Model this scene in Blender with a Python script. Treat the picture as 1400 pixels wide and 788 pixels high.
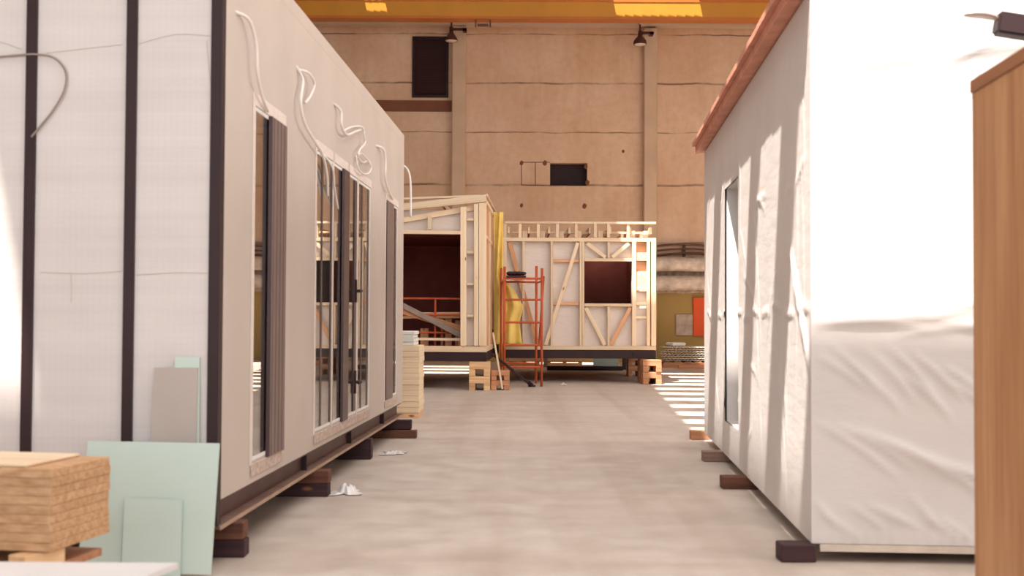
import bpy, bmesh, math, random
import numpy as np
from mathutils import Vector, Matrix, Euler

random.seed(7)
S = bpy.context.scene
for o in list(bpy.data.objects):
    bpy.data.objects.remove(o)
COL = S.collection

# ------------------------------------------------------------------ camera
FPX = 1600.0                      # focal length in pixels of a 1400 px wide frame
CAMH = 1.30
PITCH = math.atan(44.0 / FPX)
ROLL = math.radians(0.27)
r0 = Vector((1, 0, 0)); f0 = Vector((0, math.cos(PITCH), math.sin(PITCH))); u0 = r0.cross(f0)
RIGHT = r0 * math.cos(ROLL) + u0 * math.sin(ROLL)
UP = -r0 * math.sin(ROLL) + u0 * math.cos(ROLL)
cam_data = bpy.data.cameras.new('camera')
cam = bpy.data.objects.new('camera', cam_data)
COL.objects.link(cam)
M = Matrix((RIGHT, UP, -f0)).transposed().to_4x4()
M.translation = Vector((0, 0, CAMH))
cam.matrix_world = M
cam_data.sensor_width = 36.0
cam_data.lens = FPX / 1400.0 * 36.0
cam_data.clip_end = 200
cam_data.dof.use_dof = True
cam_data.dof.focus_distance = 21.0
cam_data.dof.aperture_fstop = 2.9
S.camera = cam


def at(px, py, Y):
    """world point on the sight line of photo pixel (px,py) at depth Y"""
    d = f0 + RIGHT * ((px - 700) / FPX) + UP * ((394 - py) / FPX)
    return Vector((0, 0, CAMH)) + d * (Y / d.y)


# ------------------------------------------------------------------ light
S.view_settings.view_transform = 'Standard'
S.view_settings.look = 'None'
S.view_settings.gamma = 1.0
S.view_settings.use_curve_mapping = False
S.view_settings.exposure = 0.0
w = bpy.data.worlds.new('sky'); S.world = w
w.use_nodes = True
bg = w.node_tree.nodes['Background']
bg.inputs[0].default_value = (0.97, 0.98, 1.0, 1)
bg.inputs[1].default_value = 0.6

SUN_DIR = Vector((0.22, 0.30, -1.0))
sl = bpy.data.lights.new('sun', 'SUN'); sl.energy = 17.0; sl.angle = math.radians(0.6)
sl.color = (1.0, 0.93, 0.84)
so = bpy.data.objects.new('sun', sl); COL.objects.link(so)
so.rotation_euler = SUN_DIR.to_track_quat('-Z', 'Y').to_euler()
so.location = (-3, -6, 20)


def area(name, loc, direction, sx, sy, power, color):
    l = bpy.data.lights.new(name, 'AREA'); l.shape = 'RECTANGLE'; l.size = sx; l.size_y = sy
    l.energy = power; l.color = color
    o = bpy.data.objects.new(name, l); COL.objects.link(o); o.location = loc
    o.rotation_euler = Vector(direction).to_track_quat('-Z', 'Y').to_euler()
    return o


area('gate_daylight', (0, -9.0, 4.4), (0, 1, -0.1), 16, 7, 880, (0.94, 1.0, 1.04))
area('rooflight_daylight', (1.5, 7, 11.7), (0, 0, -1), 12, 22, 1350, (0.97, 1.0, 1.0))
area('right_fill', (13.8, 7, 6.5), (-1, 0, -0.3), 26, 4.0, 2100, (1.0, 0.99, 0.96))  # added fill from the right; the wall there has no windows


# ------------------------------------------------------------------ materials
def nd(nt, typ, **kw):
    n = nt.nodes.new(typ)
    for k, v in kw.items():
        if k in ('operation', 'data_type', 'blend_type', 'noise_dimensions', 'wave_type', 'bands_direction', 'feature', 'distance'):
            setattr(n, k, v)
        else:
            n.inputs[k].default_value = v
    return n


def hexc(h):
    """sRGB 0-255 tuple -> linear rgba"""
    out = []
    for c in h:
        c = c / 255.0
        out.append(c / 12.92 if c <= 0.04045 else ((c + 0.055) / 1.055) ** 2.4)
    return tuple(out) + (1.0,)


def base(name, rough=0.7, spec=0.3):
    m = bpy.data.materials.new(name); m.use_nodes = True
    nt = m.node_tree; b = nt.nodes['Principled BSDF']
    b.inputs['Roughness'].default_value = rough
    b.inputs['Specular IOR Level'].default_value = spec
    return m, nt, b


def coords(nt, scale=(1, 1, 1), kind='Object'):
    tc = nt.nodes.new('ShaderNodeTexCoord'); mp = nt.nodes.new('ShaderNodeMapping')
    mp.inputs['Scale'].default_value = scale
    nt.links.new(tc.outputs[kind], mp.inputs['Vector'])
    return mp.outputs['Vector']


def ramp(nt, fac, stops):
    r = nt.nodes.new('ShaderNodeValToRGB')
    e = r.color_ramp.elements
    while len(e) < len(stops):
        e.new(0.5)
    for i, (p, c) in enumerate(stops):
        e[i].position = p; e[i].color = c
    nt.links.new(fac, r.inputs[0])
    return r.outputs[0]


def mix(nt, fac, a, b, mode='MIX'):
    n = nt.nodes.new('ShaderNodeMix'); n.data_type = 'RGBA'; n.blend_type = mode
    for sock, v in ((n.inputs[0], fac), (n.inputs[6], a), (n.inputs[7], b)):
        if isinstance(v, (int, float)): sock.default_value = v
        elif isinstance(v, tuple): sock.default_value = v
        else: nt.links.new(v, sock)
    return n.outputs[2]


def noise(nt, vec, scale, detail=4.0, rough=0.55):
    n = nt.nodes.new('ShaderNodeTexNoise')
    n.inputs['Scale'].default_value = scale; n.inputs['Detail'].default_value = detail
    n.inputs['Roughness'].default_value = rough
    nt.links.new(vec, n.inputs['Vector'])
    return n.outputs['Fac']


def bump(nt, b, h, strength=0.3, dist=0.02):
    n = nt.nodes.new('ShaderNodeBump')
    n.inputs['Strength'].default_value = strength; n.inputs['Distance'].default_value = dist
    nt.links.new(h, n.inputs['Height']); nt.links.new(n.outputs[0], b.inputs['Normal'])


def m_plain(name, c, rough=0.6, var=0.10, scale=6.0, bmp=0.1, spec=0.3, metal=0.0):
    m, nt, b = base(name, rough, spec)
    v = coords(nt)
    n = noise(nt, v, scale)
    c = hexc(c)
    lo = tuple(x * (1 - var) for x in c[:3]) + (1,); hi = tuple(min(1, x * (1 + var)) for x in c[:3]) + (1,)
    nt.links.new(ramp(nt, n, [(0.3, lo), (0.7, hi)]), b.inputs['Base Color'])
    b.inputs['Metallic'].default_value = metal
    if bmp:
        bump(nt, b, noise(nt, v, scale * 6), bmp, 0.005)
    return m


def m_wood(name, c1, c2, rough=0.65, gscale=9.0, knots=True, objvar=0.16, axis=0, stretch=0.35):
    """grain along the local axis of each piece"""
    m, nt, b = base(name, rough, 0.25)
    sc = [gscale] * 3; sc[axis] = stretch
    v = coords(nt, tuple(sc))
    oi = nt.nodes.new('ShaderNodeObjectInfo')
    add = nt.nodes.new('ShaderNodeVectorMath'); add.operation = 'ADD'
    comb = nt.nodes.new('ShaderNodeCombineXYZ')
    mul = nd(nt, 'ShaderNodeMath', operation='MULTIPLY'); mul.inputs[1].default_value = 37.0
    nt.links.new(oi.outputs['Random'], mul.inputs[0])
    nt.links.new(mul.outputs[0], comb.inputs[0]); nt.links.new(mul.outputs[0], comb.inputs[1])
    nt.links.new(v, add.inputs[0]); nt.links.new(comb.outputs[0], add.inputs[1])
    n = noise(nt, add.outputs[0], 2.0, 6, 0.6)
    col = ramp(nt, n, [(0.32, hexc(c2)), (0.62, hexc(c1))])
    if knots:
        vk = coords(nt, (2.2, 5.5, 5.5))
        vo = nt.nodes.new('ShaderNodeTexVoronoi'); vo.inputs['Scale'].default_value = 1.0
        ad2 = nt.nodes.new('ShaderNodeVectorMath'); ad2.operation = 'ADD'
        nt.links.new(vk, ad2.inputs[0]); nt.links.new(comb.outputs[0], ad2.inputs[1])
        nt.links.new(ad2.outputs[0], vo.inputs['Vector'])
        k = ramp(nt, vo.outputs['Distance'], [(0.05, (1, 1, 1, 1)), (0.11, (0, 0, 0, 1))])
        col = mix(nt, k, col, hexc((150, 96, 62)))
    br = nt.nodes.new('ShaderNodeMapRange')
    br.inputs['To Min'].default_value = 1 - objvar; br.inputs['To Max'].default_value = 1 + objvar * 0.4
    nt.links.new(oi.outputs['Random'], br.inputs['Value'])
    hs = nt.nodes.new('ShaderNodeHueSaturation')
    nt.links.new(br.outputs[0], hs.inputs['Value']); nt.links.new(col, hs.inputs['Color'])
    nt.links.new(hs.outputs[0], b.inputs['Base Color'])
    bump(nt, b, n, 0.15, 0.004)
    return m


def m_wrap(name, c, rough=0.45, weave=False, wrinkle=0.5, spec=0.4):
    """white building membrane"""
    m, nt, b = base(name, rough, spec)
    v = coords(nt)
    n = noise(nt, v, 1.6, 5)
    c = hexc(c)
    lo = tuple(x * 0.93 for x in c[:3]) + (1,)
    col = ramp(nt, n, [(0.35, lo), (0.65, c)])
    vs = coords(nt, (0.9, 0.9, 3.0))
    h = noise(nt, vs, 3.0, 6, 0.6)
    if weave:
        vw = coords(nt, (1, 1, 1))
        sep = nt.nodes.new('ShaderNodeSeparateXYZ'); nt.links.new(vw, sep.inputs[0])
        fr = []
        for i, ax in enumerate((0, 2)):
            a = nd(nt, 'ShaderNodeMath', operation='MULTIPLY'); a.inputs[1].default_value = 30.0
            nt.links.new(sep.outputs[ax], a.inputs[0])
            f = nd(nt, 'ShaderNodeMath', operation='PINGPONG'); f.inputs[1].default_value = 0.5
            nt.links.new(a.outputs[0], f.inputs[0])
            fr.append(f.outputs[0])
        mn = nd(nt, 'ShaderNodeMath', operation='MINIMUM')
        nt.links.new(fr[0], mn.inputs[0]); nt.links.new(fr[1], mn.inputs[1])
        wv = ramp(nt, mn.outputs[0], [(0.0, (0.975, 0.97, 0.97, 1)), (0.2, (1, 1, 1, 1))])
        col = mix(nt, 1.0, col, wv, 'MULTIPLY')
        # wide horizontal colour bands, seams between the laps
        vb = coords(nt, (0.15, 0.15, 7.0))
        nb = noise(nt, vb, 1.0, 3)
        col = mix(nt, 1.0, col, ramp(nt, nb, [(0.35, (0.93, 0.92, 0.92, 1)), (0.6, (1, 1, 1, 1))]), 'MULTIPLY')
    nt.links.new(col, b.inputs['Base Color'])
    bump(nt, b, h, wrinkle, 0.02)
    return m


def m_glass(name):
    m = bpy.data.materials.new(name); m.use_nodes = True
    nt = m.node_tree; nt.nodes.clear()
    out = nt.nodes.new('ShaderNodeOutputMaterial')
    tr = nt.nodes.new('ShaderNodeBsdfTransparent'); tr.inputs[0].default_value = (0.86, 0.88, 0.86, 1)
    gl = nt.nodes.new('ShaderNodeBsdfGlossy'); gl.inputs['Roughness'].default_value = 0.01
    gl.inputs[0].default_value = (0.95, 0.95, 0.95, 1)
    lw = nt.nodes.new('ShaderNodeLayerWeight'); lw.inputs[0].default_value = 0.5
    fr = nd(nt, 'ShaderNodeMath', operation='POWER'); fr.inputs[1].default_value = 2.6
    nt.links.new(lw.outputs['Facing'], fr.inputs[0])
    mx = nt.nodes.new('ShaderNodeMixShader')
    v = coords(nt); n = noise(nt, v, 0.8, 2)
    bp = nt.nodes.new('ShaderNodeBump'); bp.inputs['Strength'].default_value = 0.02
    nt.links.new(n, bp.inputs['Height']); nt.links.new(bp.outputs[0], gl.inputs['Normal'])
    nt.links.new(fr.outputs[0], mx.inputs[0]); nt.links.new(tr.outputs[0], mx.inputs[1]); nt.links.new(gl.outputs[0], mx.inputs[2])
    nt.links.new(mx.outputs[0], out.inputs[0])
    return m


def m_floor():
    m, nt, b = base('concrete_floor', 0.55, 0.35)
    v = coords(nt, (1, 1, 1))
    n1 = noise(nt, v, 0.35, 6, 0.6); n2 = noise(nt, v, 3.0, 6, 0.65)
    vs = coords(nt, (0.25, 2.2, 1)); n3 = noise(nt, vs, 0.6, 4)
    vt = coords(nt, (2.4, 0.12, 1)); n4 = noise(nt, vt, 0.7, 3)
    c = ramp(nt, n1, [(0.3, hexc((186, 170, 158))), (0.7, hexc((210, 197, 186)))])
    c = mix(nt, 0.45, c, ramp(nt, n2, [(0.3, hexc((174, 157, 145))), (0.65, hexc((216, 203, 192)))]))
    c = mix(nt, 1.0, c, ramp(nt, n3, [(0.3, (0.92, 0.89, 0.86, 1)), (0.55, (1, 1, 1, 1))]), 'MULTIPLY')
    c = mix(nt, 1.0, c, ramp(nt, n4, [(0.34, (0.88, 0.85, 0.82, 1)), (0.5, (1, 1, 1, 1))]), 'MULTIPLY')
    nt.links.new(c, b.inputs['Base Color'])
    r = ramp(nt, n2, [(0.3, (0.45,) * 3 + (1,)), (0.7, (0.7,) * 3 + (1,))])
    nt.links.new(r, b.inputs['Roughness'])
    bump(nt, b, n2, 0.12, 0.01)
    return m


def m_wall():
    m, nt, b = base('painted_concrete_wall', 0.85, 0.15)
    tc = nt.nodes.new('ShaderNodeTexCoord'); sep = nt.nodes.new('ShaderNodeSeparateXYZ')
    nt.links.new(tc.outputs['Object'], sep.inputs[0])
    v = coords(nt)
    n1 = noise(nt, v, 0.5, 6, 0.6); n2 = noise(nt, coords(nt, (3.0, 3.0, 0.35)), 1.0, 6, 0.65); n3 = noise(nt, v, 5.0, 5)
    c = ramp(nt, n1, [(0.3, hexc((216, 176, 144))), (0.7, hexc((233, 201, 173)))])
    c = mix(nt, 1.0, c, ramp(nt, n2, [(0.28, (0.93, 0.90, 0.88, 1)), (0.5, (1, 1, 1, 1))]), 'MULTIPLY')
    c = mix(nt, 1.0, c, ramp(nt, n3, [(0.3, (0.92, 0.9, 0.88, 1)), (0.6, (1, 1, 1, 1))]), 'MULTIPLY')
    # seams between the wall slabs: level lines wandering a little
    wob = nd(nt, 'ShaderNodeMath', operation='MULTIPLY_ADD'); wob.inputs[1].default_value = 0.12; wob.inputs[2].default_value = -0.06
    nt.links.new(noise(nt, coords(nt, (1, 1, 0.1)), 0.9, 5), wob.inputs[0])
    zz = nd(nt, 'ShaderNodeMath', operation='ADD'); nt.links.new(sep.outputs[2], zz.inputs[0]); nt.links.new(wob.outputs[0], zz.inputs[1])
    tot = None
    for z0, e in ((8.79, 0.03), (7.23, 0.02), (5.56, 0.035), (3.72, 0.05), (10.35, 0.02)):
        cp = nd(nt, 'ShaderNodeMath', operation='COMPARE'); cp.inputs[1].default_value = z0; cp.inputs[2].default_value = e
        nt.links.new(zz.outputs[0], cp.inputs[0])
        if tot is None: tot = cp.outputs[0]
        else:
            mx = nd(nt, 'ShaderNodeMath', operation='MAXIMUM'); nt.links.new(tot, mx.inputs[0]); nt.links.new(cp.outputs[0], mx.inputs[1]); tot = mx.outputs[0]
    sf = nd(nt, 'ShaderNodeMath', operation='MULTIPLY'); nt.links.new(tot, sf.inputs[0])
    nt.links.new(ramp(nt, noise(nt, v, 1.1, 4), [(0.35, (0.15,) * 3 + (1,)), (0.6, (0.75,) * 3 + (1,))]), sf.inputs[1])
    c = mix(nt, sf.outputs[0], c, hexc((112, 78, 58)))
    # lower zone: whitewash, then olive paint
    def below(z0):
        lt = nd(nt, 'ShaderNodeMath', operation='LESS_THAN'); lt.inputs[1].default_value = z0
        nt.links.new(zz.outputs[0], lt.inputs[0]); return lt.outputs[0]
    ww = ramp(nt, n3, [(0.35, hexc((170, 145, 122))), (0.62, hexc((220, 204, 188)))])
    c = mix(nt, below(3.3), c, ww)
    ol = ramp(nt, n1, [(0.3, hexc((168, 138, 82))), (0.7, hexc((182, 150, 94)))])
    c = mix(nt, below(2.17), c, ol)
    nt.links.new(c, b.inputs['Base Color'])
    bump(nt, b, n3, 0.15, 0.02)
    return m


MAT = {}
MAT['floor'] = m_floor()
MAT['wall'] = m_wall()
MAT['pilaster'] = m_plain('pilaster_plaster', (208, 178, 150), 0.85, 0.10, 1.2)
MAT['ledge'] = m_plain('ledge_plaster', (214, 186, 162), 0.85, 0.06, 1.0)
MAT['plain_wall'] = m_plain('side_wall_plaster', (222, 212, 204), 0.85, 0.06, 1.0)
MAT['roof'] = m_plain('roof_deck', (215, 205, 196), 0.85, 0.06, 1.0)
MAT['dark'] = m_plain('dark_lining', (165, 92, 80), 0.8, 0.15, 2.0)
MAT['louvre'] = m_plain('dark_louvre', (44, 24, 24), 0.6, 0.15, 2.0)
MAT['slat'] = m_plain('louvre_slat', (60, 34, 34), 0.6, 0.15, 2.0)
MAT['rust_strip'] = m_plain('brown_strip', (126, 78, 56), 0.7, 0.15, 2.0)
MAT['yellow'] = m_plain('crane_yellow', (205, 140, 44), 0.45, 0.08, 0.8, spec=0.4)
MAT['orange_flange'] = m_plain('crane_orange', (196, 112, 44), 0.45, 0.1, 0.8, spec=0.4)
MAT['lamp'] = m_plain('lamp_enamel', (84, 44, 38), 0.45, 0.2, 5)
MAT['lamp_glass'] = m_plain('lamp_glass', (226, 205, 190), 0.3, 0.05, 5)
MAT['render'] = m_wrap('grey_cladding', (202, 188, 177), 0.6, False, 0.06, 0.25)
MAT['weave'] = m_wrap('woven_membrane', (224, 214, 210), 0.5, True, 0.15)
MAT['wrap'] = m_wrap('white_membrane', (224, 217, 214), 0.42, False, 0.22)
MAT['wrap2'] = m_wrap('clear_membrane', (226, 210, 198), 0.35, False, 0.6)
MAT['steel_dark'] = m_plain('dark_steel', (52, 32, 34), 0.5, 0.15, 3.0, spec=0.3)
MAT['steel_brown'] = m_plain('primed_steel', (84, 56, 50), 0.5, 0.18, 3.0, spec=0.4)
MAT['flange'] = m_plain('lit_flange_tone', (176, 146, 124), 0.7, 0.12, 4.0)  # pale tone with the light on the flange edge painted in
MAT['flange_top'] = m_plain('dusty_shaded_flange', (128, 98, 86), 0.7, 0.2, 5.0)  # dusty brown, darkened to paint in the shade on the flange
MAT['frame_dark'] = m_plain('dark_window_frame', (78, 56, 56), 0.4, 0.08, 3.0, spec=0.5)
MAT['jamb'] = m_plain('taupe_jamb', (124, 104, 98), 0.5, 0.08, 3.0)
MAT['tape'] = m_plain('flashing_tape', (226, 210, 200), 0.5, 0.06, 20)
MAT['sill'] = m_plain('sill_strip', (196, 174, 162), 0.7, 0.25, 30)
MAT['glass'] = m_glass('window_glass')
MAT['cable'] = m_plain('white_cable', (232, 222, 214), 0.4, 0.03, 5, 0)
MAT['pine'] = m_wood('pine', (242, 218, 188), (230, 197, 160))
MAT['pine_red'] = m_wood('reddish_pine', (226, 172, 130), (206, 144, 104))
MAT['crib'] = m_wood('crib_wood', (236, 196, 152), (206, 156, 112))
MAT['crib_red'] = m_wood('weathered_crib_wood', (206, 150, 112), (176, 118, 84))
MAT['bearer'] = m_wood('stained_bearer', (120, 78, 60), (82, 50, 42))
MAT['bearer_grey'] = m_wood('grey_bearer', (166, 138, 122), (126, 98, 86))
MAT['bearer_dark'] = m_wood('dark_bearer', (76, 50, 52), (56, 38, 42))
MAT['fibre'] = m_wood('wood_fibreboard', (206, 166, 128), (176, 132, 94), 0.9, 26, False, 0.06, stretch=6.0)
MAT['ply'] = m_wood('warm_plywood', (210, 158, 114), (182, 126, 84), 0.5, 6.0, False, 0.02, axis=2, stretch=0.5)
MAT['ply_trim'] = m_wood('plywood_trim', (178, 122, 84), (154, 98, 66), 0.5, 7, False, 0.02, axis=1)
MAT['mint'] = m_plain('mint_board', (200, 215, 206), 0.7, 0.03, 2.0, 0.02)
MAT['greyboard'] = m_plain('grey_board', (186, 172, 164), 0.7, 0.04, 3.0, 0.02)
MAT['white_sheet'] = m_plain('white_sheet', (222, 217, 216), 0.45, 0.02, 3.0, 0)
MAT['foam'] = m_plain('white_foam', (226, 222, 216), 0.8, 0.04, 8)
MAT['insul'] = m_wood('cream_insulation', (242, 220, 190), (230, 202, 166), 0.9, 20, False, 0.06)
MAT['scaffold'] = m_plain('scaffold_orange', (192, 88, 50), 0.55, 0.2, 6)
MAT['orange'] = m_plain('orange_panel', (226, 88, 38), 0.6, 0.06, 2)
MAT['tarp'] = m_plain('yellow_tarp', (255, 214, 118), 0.45, 0.12, 4, spec=0.4)
MAT['pipe'] = m_plain('pipe_lagging', (206, 186, 168), 0.8, 0.30, 4, 0.5)
MAT['thin_pipe'] = m_plain('old_pipe', (106, 76, 62), 0.6, 0.2, 6)
MAT['notice'] = m_plain('faded_notice', (188, 166, 148), 0.8, 0.22, 5)
MAT['metal_sheet'] = m_plain('galvanised_sheet', (224, 214, 206), 0.5, 0.25, 6, spec=0.5)
MAT['film'] = m_wrap('plastic_film', (236, 230, 226), 0.3, False, 0.8)
MAT['tile'] = m_plain('roof_tile_edge', (214, 150, 126), 0.7, 0.14, 6)
MAT['black_bag'] = m_plain('black_bag', (58, 40, 42), 0.7, 0.2, 8)
MAT['metal_grey'] = m_plain('grey_metal', (150, 132, 122), 0.45, 0.15, 6, spec=0.5)
MAT['rim'] = m_plain('rim_board', (212, 198, 184), 0.7, 0.12, 6)
MAT['teal'] = m_plain('grey_green_panel', (150, 164, 156), 0.6, 0.06, 3)
MAT['pane_reveal'] = m_plain('white_reveal', (236, 230, 226), 0.5, 0.04, 3)


# ------------------------------------------------------------------ builders
def obj(name, bm, m, parent=None, mtx=None, smooth=False, mats=None):
    me = bpy.data.meshes.new(name)
    bmesh.ops.recalc_face_normals(bm, faces=bm.faces)
    bm.to_mesh(me); bm.free()
    for mm in (mats or [m]):
        me.materials.append(mm)
    if smooth:
        for p in me.polygons: p.use_smooth = True
    o = bpy.data.objects.new(name, me); COL.objects.link(o)
    if parent: o.parent = parent
    if mtx is not None: o.matrix_basis = mtx
    return o


def thing(name, label, cat, loc=(0, 0, 0), rz=0.0, group=None):
    o = bpy.data.objects.new(name, None); COL.objects.link(o)
    o.empty_display_size = 0.2
    o.location = loc; o.rotation_euler = (0, 0, rz)
    return tag(o, label, cat, group)


def tag(o, label, cat, group=None):
    o['label'] = label; o['category'] = cat
    if group: o['group'] = group
    return o


def struct(o):
    o['kind'] = 'structure'; return o


def box(bm, x0, x1, y0, y1, z0, z1, bev=0.0, mi=0):
    r = bmesh.ops.create_cube(bm, size=1.0)
    for v in r['verts']:
        v.co = Vector(((x0 + x1) / 2 + v.co.x * (x1 - x0), (y0 + y1) / 2 + v.co.y * (y1 - y0), (z0 + z1) / 2 + v.co.z * (z1 - z0)))
    fs = {f for v in r['verts'] for f in v.link_faces}
    for f in fs: f.material_index = mi
    if bev:
        es = list({e for f in fs for e in f.edges})
        bmesh.ops.bevel(bm, geom=es, offset=bev, segments=1, affect='EDGES')
    return bm


def bx(x0, x1, y0, y1, z0, z1, bev=0.0):
    return box(bmesh.new(), x0, x1, y0, y1, z0, z1, bev)


def cyl(bm, p0, p1, r, seg=12, r2=None):
    p0 = Vector(p0); p1 = Vector(p1); d = p1 - p0
    q = d.to_track_quat('Z', 'Y').to_matrix().to_4x4(); q.translation = (p0 + p1) / 2
    bmesh.ops.create_cone(bm, cap_ends=True, segments=seg, radius1=r, radius2=r if r2 is None else r2, depth=d.length, matrix=q)
    return bm


def tube(bm, pts, r, seg=8, sub=6):
    """round tube along a smooth curve through pts"""
    P = [Vector(p) for p in pts]
    path = []
    for i in range(len(P) - 1):
        a = P[max(i - 1, 0)]; b = P[i]; c = P[i + 1]; d = P[min(i + 2, len(P) - 1)]
        for k in range(sub):
            t = k / sub
            path.append(0.5 * ((2 * b) + (c - a) * t + (2 * a - 5 * b + 4 * c - d) * t * t + (3 * b - a - 3 * c + d) * t ** 3))
    path.append(P[-1])
    rings = []
    for i, p in enumerate(path):
        t = (path[min(i + 1, len(path) - 1)] - path[max(i - 1, 0)]).normalized()
        n = t.cross(Vector((0.31, 0.2, 0.93))).normalized(); bb = t.cross(n)
        rings.append([bm.verts.new(p + (n * math.cos(2 * math.pi * j / seg) + bb * math.sin(2 * math.pi * j / seg)) * r) for j in range(seg)])
    for a, b in zip(rings, rings[1:]):
        for j in range(seg):
            bm.faces.new((a[j], a[(j + 1) % seg], b[(j + 1) % seg], b[j]))
    bm.faces.new(rings[0][::-1]); bm.faces.new(rings[-1])
    return bm


def beam(name, p0, p1, wid, dep, m, parent=None, face=(0, -1, 0), bev=0.003, label=None):
    """timber from p0 to p1 (parent's space): wid across in the face plane, dep along the face normal"""
    p0 = Vector(p0); p1 = Vector(p1)
    X = (p1 - p0); L = X.length; X.normalize()
    N = Vector(face); N = (N - X * N.dot(X)).normalized(); Z = X.cross(N)
    mt = Matrix((X, N, Z)).transposed().to_4x4(); mt.translation = (p0 + p1) / 2
    o = obj(name, bx(-L / 2, L / 2, -dep / 2, dep / 2, -wid / 2, wid / 2, min(bev, wid / 5, dep / 5)), m, parent, mt)
    if label: o['label'] = label
    return o


def panel_bm(us, vs, solid, fn, thick_fn):
    """sheet with rectangular holes: us,vs cell lines, solid(i,j); fn(u,v,k) -> point, k=0 front 1 back"""
    bm = bmesh.new(); V = {}
    def gv(i, j, k):
        if (i, j, k) not in V: V[(i, j, k)] = bm.verts.new(fn(us[i], vs[j], k))
        return V[(i, j, k)]
    nu, nv = len(us) - 1, len(vs) - 1
    ok = lambda i, j: 0 <= i < nu and 0 <= j < nv and solid(i, j)
    for i in range(nu):
        for j in range(nv):
            if not ok(i, j): continue
            bm.faces.new((gv(i, j, 0), gv(i + 1, j, 0), gv(i + 1, j + 1, 0), gv(i, j + 1, 0)))
            bm.faces.new((gv(i, j, 1), gv(i, j + 1, 1), gv(i + 1, j + 1, 1), gv(i + 1, j, 1)))
            for (a, b2, ii, jj) in (((i, j), (i + 1, j), i, j - 1), ((i + 1, j), (i + 1, j + 1), i + 1, j), ((i + 1, j + 1), (i, j + 1), i, j + 1), ((i, j + 1), (i, j), i - 1, j)):
                if not ok(ii, jj):
                    bm.faces.new((gv(*a, 0), gv(*a, 1), gv(*b2, 1), gv(*b2, 0)))
    return bm


def holes_panel(u0, u1, v0, v1, holes, fn):
    us = sorted({u0, u1} | {h[0] for h in holes} | {h[1] for h in holes})
    vs = sorted({v0, v1} | {h[2] for h in holes} | {h[3] for h in holes})
    def solid(i, j):
        cu = (us[i] + us[i + 1]) / 2; cv = (vs[j] + vs[j + 1]) / 2
        return not any(h[0] < cu < h[1] and h[2] < cv < h[3] for h in holes)
    return panel_bm(us, vs, solid, fn, None)


def ridge_field(U, V, ridges):
    """sum of soft creases: (u,v,angle_deg,length,width,amp)"""
    H = np.zeros_like(U)
    for (a, b, ang, L, wd, amp) in ridges:
        c, s = math.cos(math.radians(ang)), math.sin(math.radians(ang))
        du = U - a; dv = V - b
        t = du * c + dv * s; d = -du * s + dv * c
        d = d + 0.12 * L * (t / L) ** 2
        H += amp * np.exp(-(d / wd) ** 2) * np.exp(-(t / (0.55 * L)) ** 4)
    return H


# ------------------------------------------------------------------ the hall
BW = 36.8                                        # back wall distance
struct(obj('floor', bx(-14, 14, -10, BW + 0.3, -0.2, 0.0), MAT['floor']))
hole1 = at(752, 254, BW); hole2 = at(803, 223, BW)
lv1 = at(566, 131, BW); lv2 = at(611, 53, BW)
holes = [(hole1.x, hole2.x, hole1.z, hole2.z), (lv1.x, lv2.x, lv1.z, lv2.z)]
struct(obj('wall_back', holes_panel(-14, 14, 0, 12.0, holes, lambda u, v, k: (u, BW + 0.35 * k, v)), MAT['wall']))
struct(obj('wall_left', bx(-14.3, -14, -10, BW, 0, 12), MAT['plain_wall']))
struct(obj('wall_right', bx(14, 14.3, -10, BW, 0, 12), MAT['plain_wall']))
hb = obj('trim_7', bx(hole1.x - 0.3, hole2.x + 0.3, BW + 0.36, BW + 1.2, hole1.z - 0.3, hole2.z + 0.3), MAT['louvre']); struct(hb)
bm = bmesh.new()                                    # broken plaster outline of a filled opening beside the hole
for (a, b) in (((713, 222), (752, 222)), ((713, 222), (713, 253)), ((732, 222), (732, 253)), ((713, 253), (752, 254))):
    p = at(*a, BW - 0.004); q = at(*b, BW - 0.004)
    cyl(bm, p, q, 0.011, 6)
for (a, r) in (((713, 223), 0.07), ((745, 223), 0.08), ((803, 250), 0.08), ((713, 281), 0.06), ((799, 282), 0.08), ((801, 228), 0.07), ((852, 207), 0.05)):
    p = at(*a, BW)
    bmesh.ops.create_icosphere(bm, subdivisions=1, radius=r, matrix=Matrix.Translation(p) @ Matrix.Diagonal((1, 0.25, 1.2, 1)))
struct(obj('trim_1', bm, MAT['rust_strip']))
# pilasters, ledge, brown strip
for n, (a, b, top) in enumerate(((618, 636.5, 38), (879, 897, 40)), 2):
    x0 = at(a, 200, BW).x; x1 = at(b, 200, BW).x
    struct(obj('trim_%d' % n, bx(x0, x1, BW - 0.3, BW, 0, at(700, top, BW).z, 0.03), MAT['pilaster']))
zl = at(700, 38, BW).z
struct(obj('trim_4', bx(-14, 14, BW - 0.35, BW, zl, zl + 0.42), MAT['ledge']))
p = at(440, 152, BW); q = at(618, 138, BW)
struct(obj('trim_5', bx(-14, q.x, BW - 0.06, BW, p.z, q.z), MAT['rust_strip']))
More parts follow.
